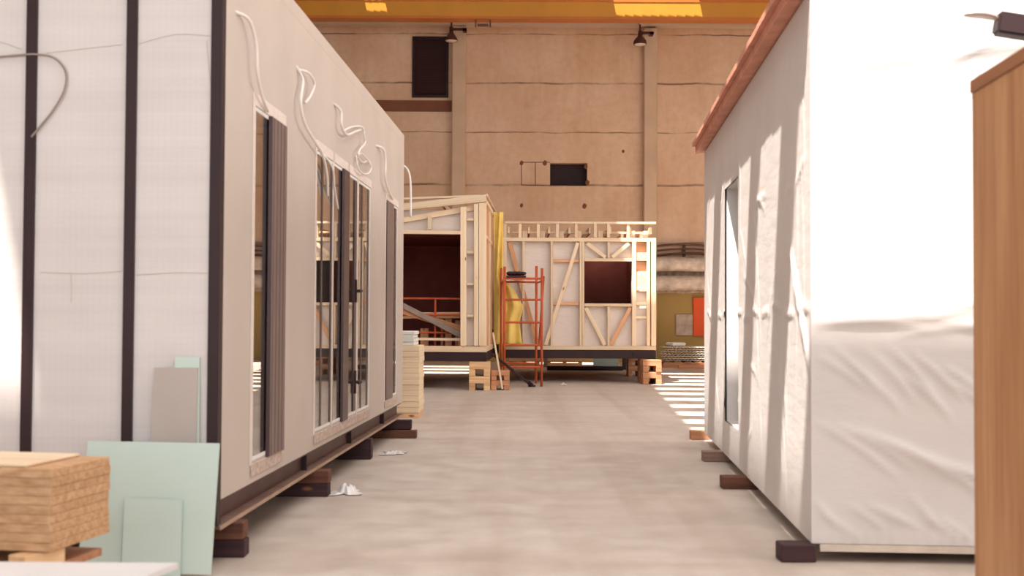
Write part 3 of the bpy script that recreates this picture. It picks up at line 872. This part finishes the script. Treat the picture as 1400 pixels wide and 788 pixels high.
# left-hand frame: front plane Y1, turned like the grey house
Y1 = 22.0
c1 = at(665, 478, Y1)
F1o = Vector((c1.x, Y1, 0))
f1 = frame_house('timber_frame_house', 'left timber frame house with sloping roof beams and a wide dark doorway', F1o, -LA * 0.9)
F1M = Matrix.Translation(F1o) @ Matrix.Rotation(-LA * 0.9, 4, 'Z'); F1I = F1M.inverted()
def P1(px, py, dy=0.0):
    o = F1I @ Vector((0, 0, CAMH)); d = F1I @ at(px, py, Y1) - o
    q = o + d * (-o.y / d.y); return Vector((q.x, dy, q.z))
K1 = Y1 / FPX
T1 = lambda *a, **k: tim(f1, P1, *a, K=K1, **k)
XL = -3.5
T1('sole_plate', (440, 476), (665, 478), 8, dep=0.14, dy=0.07)
T1('sole_plate', (440, 469), (560, 470), 3, dep=0.14, dy=0.2)
T1('roof_batten', (440, 273), (655, 265), 3, dep=0.08, dy=0.4)
T1('rafter', (440, 295), (664.5, 271), 9.5, dep=0.10, dy=0.03)
T1('top_chord', (440, 319), (656, 282), 7.5, dep=0.06, dy=0.13)
T1('header', (440, 316), (630, 318), 5, dep=0.12)
T1('cripple_stud', (587, 295), (587, 314), 5, dep=0.09)
T1('jamb_stud', (633.5, 283), (633.5, 473), 8, dep=0.14, dy=0.07)
T1('stud', (651, 279), (651, 473), 6, dep=0.14, dy=0.07)
T1('corner_post', (659.7, 277.5), (659.7, 473), 10, dep=0.14, dy=0.07)
for py in (300, 345, 388.5, 432): T1('nogging', (638, py), (647.7, py), 3.5, dep=0.09)
zc = P1(660, 278).z; z1f = P1(660, 474).z
# membrane over the header, between the studs
obj('membrane', holes_panel(P1(440, 300).x, P1(629, 300).x, P1(600, 314).z, P1(600, 287).z, [], lambda u, v, k: (u, 0.17 + 0.01 * k, v)), MAT['wrap2'], f1)
obj('membrane', holes_panel(P1(634, 300).x, P1(656, 300).x, P1(640, 473).z, P1(640, 283).z, [], lambda u, v, k: (u, 0.145 + 0.01 * k, v)), MAT['wrap2'], f1)
# right side wall in perspective: studs, rails, membrane
zt1 = P1(664, 268).z
for k, yy in enumerate((0.75, 1.4, 2.05, 2.7, 3.35, 4.0, 4.65, 5.3)):
    beam('stud', (-0.06, yy, z1f), (-0.06, yy, zc - 0.02), 0.05, 0.12, MAT['pine_red' if k % 2 == 0 else 'pine'], f1, face=(1, 0, 0))
beam('side_plate', (-0.06, 0.15, zc + 0.03), (-0.06, 5.4, zc + 0.03), 0.07, 0.12, MAT['pine'], f1, face=(1, 0, 0))
beam('side_rail', (-0.06, 0.15, zc - 0.62), (-0.06, 5.4, zc - 0.62), 0.06, 0.1, MAT['pine'], f1, face=(1, 0, 0))
beam('roof_edge', (-0.02, 0.1, zt1 + 0.03), (-0.02, 5.4, zt1 + 0.03), 0.05, 0.04, MAT['pine'], f1, face=(1, 0, 0))
beam('sole_plate', (-0.06, 0.15, z1f - 0.05), (-0.06, 5.4, z1f - 0.05), 0.10, 0.12, MAT['pine'], f1, face=(1, 0, 0))
obj('membrane', bx(-0.135, -0.125, 0.16, 5.4, z1f, zc), MAT['wrap2'], f1)
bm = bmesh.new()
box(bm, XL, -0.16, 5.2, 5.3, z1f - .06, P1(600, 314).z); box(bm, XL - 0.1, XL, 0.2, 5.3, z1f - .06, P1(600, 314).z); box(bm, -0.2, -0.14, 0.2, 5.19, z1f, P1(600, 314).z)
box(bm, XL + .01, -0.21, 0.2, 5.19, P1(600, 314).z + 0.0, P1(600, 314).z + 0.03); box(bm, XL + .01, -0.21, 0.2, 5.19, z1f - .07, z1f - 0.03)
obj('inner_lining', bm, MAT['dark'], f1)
for xx in (-2.6, -1.7, -0.9):
    zz = zt1 - 0.02 - 0.08 * abs(xx)
    beam('rafter', (xx, 0.18, zz), (xx, 5.3, zz), 0.10, 0.045, MAT['pine'], f1, face=(1, 0, 0))
bb0, bb1 = P1(600, 494).z, P1(600, 481.5).z
bm = bmesh.new(); box(bm, XL, -0.0, 0.02, 0.15, bb0, bb1); box(bm, XL, -0.0, 5.1, 5.25, bb0, bb1); box(bm, -0.14, -0.0, 0.151, 5.09, bb0, bb1); box(bm, XL, XL + .14, 0.151, 5.09, bb0, bb1)
obj('base_beam', bm, MAT['steel_dark'], f1)


def W1(x, y, z):
    return F1M @ Vector((x, y, z))


# things inside the left frame's doorway (standing on its floor)
ff = z1f - 0.03
g = thing('tube_trestle', 'orange metal frame with a rounded corner standing inside the dark doorway', 'trestle', W1(-0.30, 0.53, ff), -LA)
bm = bmesh.new()
hgt = P1(600, 408).z - ff
tube(bm, [(-2.0, 0, hgt), (-0.35, 0, hgt), (-0.1, 0, hgt - 0.06), (0, 0, hgt - 0.25), (0, 0, 0)], 0.022, 8)
obj('rail', bm, MAT['scaffold'], g, smooth=True)
for z in (0.28, 0.62): obj('rail', cyl(bmesh.new(), (-2.0, 0, z), (0, 0, z), 0.02, 8), MAT['scaffold'], g)
for x in (-1.9, -0.72): obj('upright', cyl(bmesh.new(), (x, 0, 0), (x, 0, hgt), 0.02, 8), MAT['scaffold'], g)
q0 = W1(-1.75, 0.435, ff + 0.86); q1 = W1(-0.26, 0.435, ff + 0.10)
tag(beam('plank', q0, q1, 0.10, 0.04, MAT['metal_grey']), 'grey diagonal plank leaning inside the dark doorway', 'plank')
tag(beam('plank', W1(-1.7, 0.48, ff + 0.72), W1(-0.30, 0.48, ff + 0.28), 0.13, 0.04, MAT['crib_red']), 'wooden diagonal plank behind the grey one in the doorway', 'plank')
for k, (xx, yy, hh, wd, lab) in enumerate(((-1.25, 0.75, 0.36, 0.16, 'short upright wood offcut left in the dark doorway'), (-0.78, 0.72, 0.58, 0.13, 'tall upright wood offcut in the middle of the dark doorway'),
                                   (-0.60, 0.74, 0.52, 0.10, 'narrow upright wood offcut right of the tall one in the doorway'), (-0.36, 0.75, 0.45, 0.09, 'upright wood offcut nearest the doorway stud'))):
    o = beam('offcut', W1(xx, yy, ff + 0.005), W1(xx, yy, ff + hh), wd, 0.05, MAT['pine_red']); tag(o, lab, 'wood offcut', None)
o = beam('crossbar', W1(-2.2, 0.62, ff + 0.60), W1(-0.55, 0.62, ff + 0.62), 0.12, 0.03, MAT['crib']); tag(o, 'wide orange tinted board behind the metal frame in the doorway', 'board')
for xx, lab in ((-1.9, 'left'), (-0.9, 'right')):
    o = beam('support_stick', W1(xx, 0.655, ff + .005), W1(xx, 0.655, ff + 0.66), 0.05, 0.03, MAT['crib_red']); tag(o, '%s stick holding up the wide board in the doorway' % lab, 'stick')
o = beam('plank', W1(-2.2, 0.36, ff + 0.17), W1(-0.35, 0.36, ff + 0.15), 0.05, 0.10, MAT['pine']); tag(o, 'pale level plank low across the dark doorway', 'plank')
for xx, lab in ((-2.0, 'left'), (-0.5, 'right')):
    o = obj('trestle_block', bx(-0.06, 0.06, -0.05, 0.05, 0, 0.118, 0.004), MAT['crib_red']); o.location = W1(xx, 0.36, ff + .003); tag(o, '%s small block holding up the pale level plank in the doorway' % lab, 'wood block')


# ------------------------------------------------------------------ cribs, scaffold, poles, tarp
def crib(label, loc, w_, d_, h, m, levels=2, rz=0.0):
    """wooden crib of crossed boards"""
    t = thing('wooden_crib', label, 'wooden crib', loc, rz)
    tb = h / (levels * 2 + 1) if levels else h
    z = 0.0
    n = levels * 2
    tb = h / n
    for k in range(n):
        if k % 2 == 0:
            for s in (-1, 1):
                obj('cross_block', bx(s * (w_ / 2 - w_ * .15) - w_ * .15, s * (w_ / 2 - w_ * .15) + w_ * .15, -d_ / 2 + .003, d_ / 2 - .003, z + .001, z + tb - .001, 0.004), MAT[m], t)
        else:
            for s in (-1, 0, 1):
                yy = s * (d_ / 2 - d_ * .15)
                obj('board', bx(-w_ / 2, w_ / 2, yy - d_ * .13, yy + d_ * .13, z + .001, z + tb - .001, 0.004), MAT[m], t)
        z += tb
    return t


def gp(px, py):
    return at(px, py, CAMH * FPX / (py - 438.0 - (px - 700) * math.tan(ROLL)))


zc1 = bb0 - 0.004
a = gp(655.5, 534)
crib('pale wooden crib under the near corner of the left timber frame', (a.x, a.y + 0.35, 0), 0.39, 0.7, min(zc1, 0.525), 'crib')
a = gp(684, 533.5)
crib('reddish wooden crib beside the orange scaffold', (a.x, a.y + 0.25, 0), 0.34, 0.5, 0.36, 'crib_red')
a = gp(892.5, 526)
crib('reddish wooden crib under the right corner of the right timber frame', (a.x, a.y + 0.62, 0), 0.38, 1.1, zbb - 0.004, 'crib_red')
a = gp(876, 516)
crib('wooden crib half hidden behind the right corner crib', (a.x - .1, a.y + 0.6, 0), 0.3, 0.5, zbb - 0.004, 'crib_red')

sf = thing('scaffold_tower', 'orange tubular scaffold tower in front of the right timber frame', 'scaffold', (0.22, 23.0, 0))
ySf, ySb = 22.95, 24.15
def SP(px, py, y): p = at(px, py, y); return Vector((p.x - 0.22, p.y - 23.0, max(p.z, 0.0)))
fl = SP(690, 365, ySf); fr_ = SP(741, 367, ySf); bl = SP(685.5, 367, ySb); brr = SP(733.5, 364, ySb)
for q in (fl, fr_, bl, brr):
    obj('upright', cyl(bmesh.new(), (q.x, q.y, 0), q, 0.027, 10), MAT['scaffold'], sf, smooth=True)
for py in (381, 410, 441, 472, 502):
    zf_ = SP(700, py, ySf).z; zb_ = SP(700, py, ySb).z
    obj('rung', cyl(bmesh.new(), (fl.x, fl.y, zf_), (fr_.x, fr_.y, zf_), 0.022, 8), MAT['scaffold'], sf)
for py in (383, 500):
    zf_ = SP(700, py, ySf).z
    obj('rung', cyl(bmesh.new(), (bl.x, bl.y, zf_), (brr.x, brr.y, zf_), 0.022, 8), MAT['scaffold'], sf)
    obj('side_rail', cyl(bmesh.new(), (bl.x, bl.y, zf_ - .02), (fl.x, fl.y, zf_ - .02), 0.02, 8), MAT['scaffold'], sf)
    obj('side_rail', cyl(bmesh.new(), (brr.x, brr.y, zf_ - .02), (fr_.x, fr_.y, zf_ - .02), 0.02, 8), MAT['scaffold'], sf)
p = SP(743.5, 378, 23.0); q = SP(737, 470, 23.9)
obj('brace', cyl(bmesh.new(), p + Vector((0, .0, 0)), q, 0.02, 8), MAT['scaffold'], sf)
zp = SP(700, 381, ySf).z + 0.024
o = obj('deck_board', bx(fl.x + .03, fl.x + 0.42, fl.y - 0.03, bl.y + 0.03, zp, zp + 0.035), MAT['bearer_dark'], sf)
bm = bmesh.new()
for k, (xx, yy, r) in enumerate(((-0.12, 0, 0.07), (-0.04, .02, 0.075), (0.05, 0, 0.07), (0.13, .01, 0.06))):
    bmesh.ops.create_icosphere(bm, subdivisions=2, radius=r, matrix=Matrix.Translation((xx, yy, 0.045)) @ Matrix.Diagonal((1.2, 1.4, 0.62, 1)))
bag = obj('tool_bag', bm, MAT['black_bag'], None, smooth=True)
bag.location = (0.22 + fl.x + 0.23, 23.0 + fl.y + 0.15, zp + 0.037)
tag(bag, 'small dark tool bag lying on top of the orange scaffold', 'bag')
# poles
pa = gp(727, 529); pb = at(673, 484, 21.75)
pl = thing('steel_prop', 'dark steel prop leaning diagonally beside the orange scaffold', 'prop', pa)
bm = bmesh.new(); cyl(bm, (0, 0, 0.02), pb - pa, 0.028, 10); obj('tube', bm, MAT['steel_dark'], pl)
bm = bmesh.new(); cyl(bm, (0, 0, 0.0), (0, 0, 0.03), 0.075, 10); cyl(bm, (0, 0, .03), Vector((0, 0, 0.03)) + (pb - pa).normalized() * 0.12, 0.04, 10); obj('foot', bm, MAT['steel_dark'], pl)
pa = gp(687, 533); pa.y -= 0.15; pb = at(674, 455, 21.8)
o = beam('batten', pa + Vector((0, 0, 0.02)), pb, 0.035, 0.03, MAT['pine']); tag(o, 'thin pale batten leaning on the left timber frame corner', 'batten')
# tarp: one hanging sheet
bm = bmesh.new(); V = []
N, MZ = 26, 48
zA, zB = at(680, 290, 24.3).z, at(680, 471, 24.3).z
rng2 = np.random.RandomState(9)
for j in range(MZ):
    t = j / (MZ - 1); z = zA + (zB - zA) * t
    py = 290 + (471 - 290) * t
    xl = at(675.0, py, 24.3).x
    pr = 686 + (2 if py < 380 else 0)
    if py > 380: pr = 688 + np.interp(py, [380, 395, 420, 440, 471], [0, 14, 28, 22, 26])
    xr = at(pr, py, 24.3).x
    row = []
    for i in range(N):
        s = i / (N - 1)
        x = xl + (xr - xl) * s
        yy = 24.30 + 0.045 * math.sin(7 * s * (1 + t) + 3 * t) + 0.03 * math.sin(17 * s + 9 * t) * s
        row.append(bm.verts.new((x, yy, z)))
    V.append(row)
for j in range(MZ - 1):
    for i in range(N - 1):
        bm.faces.new((V[j][i], V[j][i + 1], V[j + 1][i + 1], V[j + 1][i]))
o = obj('tarpaulin', bm, MAT['tarp'], None, smooth=True)
sm = o.modifiers.new('thick', 'SOLIDIFY'); sm.thickness = 0.004
tag(o, 'yellow tarpaulin hanging between the two timber frames behind the scaffold', 'tarpaulin')

# ------------------------------------------------------------------ back wall corner things
def wallthing(nm, label, cat, px0, py0, px1, py1, Y, depth, m, bev=0.01):
    a = at(px0, py1, Y); b = at(px1, py0, Y)
    o = obj(nm, bx(0, b.x - a.x, 0, depth, 0, b.z - a.z, bev), MAT[m]); o.location = (a.x, Y, a.z)
    return tag(o, label, cat)


for py, r, lab in ((360, 0.22, 'upper thick lagged pipe along the back wall'), (386, 0.22, 'lower thick lagged pipe along the back wall')):
    z = at(930, py + 1.5, 36.3).z
    bm = bmesh.new(); x = -2.0
    while x < 12.0:
        ln = random.uniform(0.7, 1.3)
        cyl(bm, (x, 0, random.uniform(-.015, .015)), (x + ln, 0, random.uniform(-.015, .015)), r * random.uniform(0.94, 1.04), 16); x += ln - 0.02
    o = obj('lagged_pipe', bm, MAT['pipe'], None, smooth=False); o.location = (0, 36.3, z); tag(o, lab, 'pipe')
for py, r, lab in ((336, 0.035, 'top thin pipe on the back wall'), (342, 0.03, 'middle thin pipe on the back wall'), (348, 0.04, 'lowest thin pipe above the lagged pipes')):
    z = at(930, py, 36.5).z
    pts = [(x, 0, 0.05 * math.sin(x * 2.1 + py)) for x in np.arange(-2, 12.1, 0.7)]
    o = obj('thin_pipe', tube(bmesh.new(), pts, r, 8, 3), MAT['thin_pipe'], None, smooth=True); o.location = (0, 36.6, z); tag(o, lab, 'pipe')
bmk = thing('pipe_bracket', 'dark pipe bracket on the back wall right of the timber frame', 'bracket', (at(936, 340, 36.6).x, 36.6, at(936, 352, 36.6).z))
obj('strap', bx(-0.04, 0.04, 0.07, 0.2, 0.02, 0.42), MAT['thin_pipe'], bmk)
wallthing('orange_panel', 'bright orange panel on the olive lower back wall', 'panel', 948, 407, 972, 460, 36.7, 0.095, 'orange')
nb_ = wallthing('notice_board', 'faded notice board on the olive wall left of the orange panel', 'notice board', 924, 430, 947.5, 459, 36.74, 0.055, 'notice')
# pile of sheets by the wall
pz = 0.0
base_p = gp(935, 500)
t = thing('pallet', 'low wooden pallet under the pile of metal sheets by the back wall', 'pallet', (at(945, 500, 34.4).x, 34.6, 0), 0.05)
for s in (-0.7, 0, 0.7): obj('runner', bx(-0.85, 0.85, s * 0.5 - 0.04, s * 0.5 + 0.04, 0, 0.09), MAT['crib_red'], t)
for k in range(6): obj('deck_board', bx(-0.85 + k * 0.3, -0.85 + k * 0.3 + 0.2, -0.45, 0.45, 0.091, 0.115), MAT['crib_red'], t)
z = 0.117
names = ['lowest', 'second lowest', 'third lowest', 'middle', 'third from top', 'second from top', 'topmost']
cx = at(945, 480, 34.5).x
for k in range(7):
    bm = bmesh.new(); ns = 48; L = 1.7
    rowa, rowb = [], []
    h = 0.07
    V = []
    for i in range(ns + 1):
        x = -L / 2 + L * i / ns; zz = 0.025 + 0.010 * math.sin(i * 2.1)
        V.append([bm.verts.new((x, y, zz + d)) for y in (-0.4, 0.4) for d in (0, 0.012)])
    for a_, b_ in zip(V, V[1:]):
        bm.faces.new((a_[0], b_[0], b_[2], a_[2])); bm.faces.new((a_[1], a_[3], b_[3], b_[1])); bm.faces.new((a_[0], a_[1], b_[1], b_[0])); bm.faces.new((a_[2], b_[2], b_[3], a_[3]))
    bm.faces.new(V[0]); bm.faces.new(V[-1])
    o = obj('metal_sheet', bm, MAT['metal_sheet'], None)
    o.location = (cx + random.uniform(-.08, .08), 34.6 + random.uniform(-.05, .05), z); o.rotation_euler = (0, 0, random.uniform(-.06, .06))
    tag(o, '%s of the corrugated metal sheets piled by the back wall' % names[k], 'metal sheet', 'metal sheets by the back wall'); z += 0.064
for k, (px, py, ln, rz, lab) in enumerate(((928, 503, 0.9, 0.1, 'long brown board on the floor before the sheet pile'), (950, 505, 0.8, -0.15, 'brown board on the floor right of the sheet pile front'), (922, 502, 0.5, 0.35, 'brown board lying askew against the sheet pile'))):
    a = gp(px, py)
    o = obj('board', bx(-ln / 2, ln / 2, -0.08, 0.08, 0, 0.09, 0.004), MAT['crib_red']); o.location = (a.x, a.y + 0.1 + k * 0.2, 0.0); o.rotation_euler = (0, 0, rz * 0.2)
    tag(o, lab, 'board')
# leaning flat pack on the pile
o = obj('paper_sack', bx(-0.22, 0.22, -0.25, 0.25, 0, 0.10, 0.03), MAT['foam']); o.location = (cx - 0.45, 34.55, z + .002); o.rotation_euler = (0, 0, 0.3)
tag(o, 'pale sack lying on top of the metal sheet pile', 'sack')

# seen under the frames, near the back wall
def pallet(label, px, py, Y, wpx, hpx, m='crib'):
    a = at(px, py, Y); k = Y / FPX
    t = thing('pallet', label, 'pallet', (a.x, Y, 0))
    L = wpx * k; h = a.z + hpx * k
    return t, L, h
for (px0, px1, lab) in ((696, 738, 'wooden pallet leaning under the right frame behind the scaffold'), (748, 796, 'wooden pallet leaning under the middle of the right frame')):
    Y = 33.0
    a = at(px0, 500, Y); b = at(px1, 489, Y)
    t = thing('pallet', lab, 'pallet', (a.x, Y, 0)); Lw = b.x - a.x
    zz = [0.02, 0.15, 0.40]
    for z in zz: obj('deck_board', bx(0, Lw, 0, 0.03, z, z + 0.085), MAT['crib'], t)
    for x in (0, Lw / 2 - 0.05, Lw - 0.1): obj('runner', bx(x, x + 0.1, 0.031, 0.13, 0.0, 0.5), MAT['crib_red'], t)
a = at(812, 500, 33); b = at(846, 489, 33)
o = obj('panel', bx(0, b.x - a.x, 0, 0.06, 0.0, 0.62), MAT['teal']); o.location = (a.x, 33.2, 0); tag(o, 'grey green panel standing behind the right frame base', 'panel')
a = at(743, 500, 32.5); b = at(749, 489, 32.5)
o = obj('metal_post', bx(0, 0.11, 0, 0.1, 0, 0.7), MAT['metal_grey']); o.location = (a.x, 32.5, 0); tag(o, 'short grey metal post under the right frame beside the scaffold', 'post')
a = at(748, 500, 30.5); b = at(852, 500, 30.5)
o = obj('steel_beam', bx(0, b.x - a.x, 0, 0.12, 0.0, 0.11, 0.01), MAT['bearer_dark']); o.location = (a.x, 30.5, 0); tag(o, 'dark steel beam lying on the floor behind the right frame', 'beam')
o = obj('steel_post', bx(0, 0.1, 0, 0.1, 0, 0.5), MAT['steel_dark']); o.location = (at(851, 500, 31).x, 31.0, 0); tag(o, 'dark short post at the end of the floor beam under the right frame', 'post')

# ------------------------------------------------------------------ insulation stack by the far end of the grey house
a = gp(573, 572)
ix1 = a.x; iy = a.y
z = 0.0
p = obj('pallet_base', bx(-0.5, 0.0, 0, 0.8, 0.0, 0.07), MAT['crib']); p.name = 'pallet'; p.location = (ix1 - .01, iy + 0.01, 0); tag(p, 'flat pallet under the cream insulation stack by the grey house', 'pallet')
z = 0.072
ords = ['lowest', 'second from the bottom', 'third from the bottom', 'fourth from the bottom', 'fifth from the bottom', 'middle', 'sixth from the top', 'fifth from the top', 'fourth from the top', 'third from the top', 'second from the top', 'topmost']
ztop = at(560, 473, iy).z
hh = (ztop - z) / 12
for k in range(12):
    o = obj('insulation_board', bx(-0.5, 0.0, 0, 0.8, 0.0, hh - 0.0015, 0.004), MAT['insul'])
    o.location = (ix1 + random.uniform(-.005, .005), iy + random.uniform(-.004, .004), z); z += hh
    tag(o, '%s of the cream insulation boards stacked behind the grey house' % ords[k], 'insulation board', 'cream insulation boards')
fo = ['lowest', 'second lowest', 'second from top', 'topmost']
hf = (at(560, 453, iy).z - z) / 4
for k in range(4):
    o = obj('foam_board', bx(-0.5, -0.07, 0.02, 0.75, 0.0, hf - 0.003, 0.005), MAT['foam'])
    o.location = (ix1 + random.uniform(-.02, .0), iy + random.uniform(-.01, .01), z + .001); z += hf
    tag(o, '%s of the white foam boards on the cream insulation stack' % fo[k], 'foam board', 'white foam boards')

# ------------------------------------------------------------------ white film scraps on the floor
def film(label, px0, px1, py, seed, ht=0.09):
    a = gp(px0, py); b = gp(px1, py); Wd = b.x - a.x; D = Wd * 1.6
    r = np.random.RandomState(seed); bm = bmesh.new(); n = 26; V = []
    ph = r.uniform(0, 6, 6)
    for i in range(n):
        row = []
        for j in range(n):
            u = i / (n - 1) - .5; v = j / (n - 1) - .5
            e = 1 - min(1, math.hypot(u, v) * 1.9)
            ang = math.atan2(v, u); rr = 1 + 0.25 * math.sin(3 * ang + ph[0]) + 0.15 * math.sin(7 * ang + ph[1])
            z = ht * e * (0.6 + 0.5 * math.sin(9 * u + ph[2] + 3 * v) * math.sin(8 * v + ph[3]) + 0.35 * math.sin(19 * u + 14 * v + ph[4]))
            row.append(bm.verts.new((u * Wd * rr, v * D * rr, max(0.004, z + 0.006))))
        V.append(row)
    for i in range(n - 1):
        for j in range(n - 1): bm.faces.new((V[i][j], V[i + 1][j], V[i + 1][j + 1], V[i][j + 1]))
    o = obj('plastic_film', bm, MAT['film'], None, smooth=True)
    o.location = ((a.x + b.x) / 2, (a.y) + D / 2, 0.001)
    return tag(o, label, 'plastic film')
film('crumpled white film scrap on the floor beside the left timber blocks', 453, 488, 677, 3, 0.085)
film('small flat white film scrap on the floor behind the bigger one', 522, 550, 622, 5, 0.03)
o = film('tiny pale scrap on the floor under the right timber frame', 766, 776, 527, 8, 0.05)

# ------------------------------------------------------------------ boards leaning on the grey house front
def leaning(name, label, cat, tl, tr, br_, bl_, m, thick=0.0125):
    """flat board through four world corners, given thickness away from the camera"""
    P = [Vector(q) for q in (tl, tr, br_, bl_)]
    N = (P[1] - P[0]).cross(P[2] - P[0]).normalized()
    if N.y < 0: N = -N
    bm = bmesh.new()
    f = [bm.verts.new(q) for q in P]; b = [bm.verts.new(q + N * thick) for q in P]
    bm.faces.new(f); bm.faces.new(b[::-1])
    for i in range(4): bm.faces.new((f[i], b[i], b[(i + 1) % 4], f[(i + 1) % 4]))
    o = obj(name, bm, MAT[m]); return tag(o, label, cat)


dB = 5.85
zb_ = gp(288, 787)
db = zb_.y
leaning('mint_board', 'large mint green plasterboard leaning on the front of the grey house', 'plasterboard', at(120, 603, db + 0.06), at(300, 606.5, db + 0.06), at(288, 786, db - 0.03), at(106, 783, db - 0.03), 'mint')
leaning('mint_offcut', 'small mint plasterboard offcut leaning on the larger mint board', 'plasterboard', at(170, 681, db - 0.0), at(249, 684.5, db - 0.0), at(246, 789, db - 0.055), at(166, 786, db - 0.055), 'mint', 0.008)
# boards standing on the house base behind
leaning('grey_board', 'grey narrow board standing against the front membrane above the mint board', 'board', at(211, 503, 6.11), at(270, 503, 6.11), at(266, 700, 6.085), at(203, 700, 6.085), 'greyboard')
leaning('mint_strip', 'pale mint board strip half hidden behind the grey narrow board', 'board', at(239, 488, 6.126), at(272.5, 488, 6.126), at(271, 700, 6.102), at(235, 700, 6.102), 'mint')
for nm, px, lab in (('block', 236, 'timber block under the grey narrow board'),):
    a = at(px, 700, 6.10)
    o = obj('support_block', bx(-0.16, 0.16, -0.045, 0.004, 0, a.z - 0.002), MAT['bearer_dark']); o.location = (a.x, 6.115, 0); tag(o, lab, 'timber block')

# ------------------------------------------------------------------ near left: fibreboard stack and white sheet
ND = 4.5
c_near = at(68, 756, ND); c_near_t = at(68, 642, ND); c_far = at(149, 733, 4.93)
e = Vector((c_far.x - c_near.x, c_far.y - c_near.y, 0)); ln = e.length; ang = math.atan2(e.y, e.x) - math.pi / 2
NBD = 9
hh = (c_near_t.z - c_near.z) / NBD
ordn = ['lowest', 'second from the bottom', 'third from the bottom', 'fourth from the bottom', 'middle', 'fourth from the top', 'third from the top', 'second from the top', 'topmost']
for k in range(NBD):
    bm = bx(-1.5, 0, 0, ln, 0, hh - 0.0006, 0.0022)
    o = obj('fibreboard', bm, MAT['fibre'])
    o.location = (c_near.x + random.uniform(-.003, .003), c_near.y + random.uniform(-.004, .004), c_near.z + k * hh); o.rotation_euler = (0, 0, ang)
    tag(o, '%s of the brown wood fibreboards stacked at the near left' % ordn[k], 'fibreboard', 'fibreboards at the near left')
zt_ = c_near.z + NBD * hh
o = obj('fibreboard', bx(-1.5, -0.12, 0.02, ln - 0.03, 0, 0.012, 0.003), MAT['pine']); o.location = (c_near.x, c_near.y, zt_ + .001); o.rotation_euler = (0, 0, ang)
o.name = 'cover_board'; tag(o, 'thin pale cover board on top of the brown fibreboard stack', 'board')
# bearers and the low crate table they stand on
zbr = c_near.z - 0.002
for k, (dx, lab) in enumerate(((-0.10, 'pale timber bearer sticking out under the right end of the fibreboard stack'), (-1.1, 'timber bearer under the left end of the fibreboard stack'))):
    mt = Matrix.Translation((c_near.x, c_near.y, 0)) @ Matrix.Rotation(ang, 4, 'Z')
    o = beam('bearer', mt @ Vector((dx, -0.06, zbr - 0.03)), mt @ Vector((dx + 0.05, ln * 0.3, zbr - 0.03)), 0.055, 0.09, MAT['crib'], None, face=(1, 0, 0)); tag(o, lab, 'timber bearer')
t = thing('crate', 'low brown crate carrying the fibreboard stack', 'crate', (c_near.x, c_near.y, 0), ang)
zcr = zbr - 0.06
obj('crate_top', bx(-1.45, -0.02, -0.10, ln - 0.02, zcr - 0.03, zcr), MAT['crib_red'], t)
for x in (-1.4, -0.25):
    for y in (-0.05, ln - 0.16): obj('crate_leg', bx(x, x + 0.1, y, y + 0.1, 0, zcr - 0.031), MAT['crib_red'], t)
# white sheet on trestles in front
WY = 4.12
s0 = at(243, 770, WY)
t = thing('white_table', 'flat white sheet table top at the bottom left corner', 'table', (s0.x, s0.y, 0))
bm = bmesh.new()
v = [(0, 0), (-0.17, -0.75), (-1.9, -0.75), (-1.9, 0.02)]
lo = [bm.verts.new((x, y, s0.z - 0.02)) for x, y in v]; hi = [bm.verts.new((x, y, s0.z)) for x, y in v]
bm.faces.new(hi); bm.faces.new(lo[::-1])
for i in range(4): bm.faces.new((lo[i], lo[(i + 1) % 4], hi[(i + 1) % 4], hi[i]))
obj('table_top', bm, MAT['white_sheet'], t)
for x, y in ((-0.35, -0.12), (-1.75, -0.12), (-0.4, -0.65), (-1.75, -0.65)):
    obj('leg', bx(x - .03, x + .03, y - .03, y + .03, 0, s0.z - 0.021), MAT['crib'], t)

# ------------------------------------------------------------------ near right: wooden cabinet
CY = 4.5
c = at(1331, 500, CY); ct = at(1331, 110, CY)
cb = thing('plywood_cabinet', 'tall warm brown plywood cabinet at the right edge', 'cabinet', (c.x, CY, 0), -RA)
H = ct.z
obj('side_panel', bx(0.0, 0.03, -1.3, 0.0, 0.0, H - 0.052, 0.002), MAT['ply'], cb)
obj('top_band', bx(-0.006, 0.9, -1.31, 0.006, H - 0.05, H, 0.004), MAT['ply_trim'], cb)
obj('back_panel', bx(0.031, 0.9, -0.03, -0.001, 0.0, H - 0.052), MAT['ply'], cb)
obj('front_door', bx(0.031, 0.9, -1.3, -1.27, 0.0, H - 0.052), MAT['ply'], cb)
obj('side_panel', bx(0.87, 0.9, -1.269, -0.031, 0.0, H - 0.052), MAT['ply'], cb)
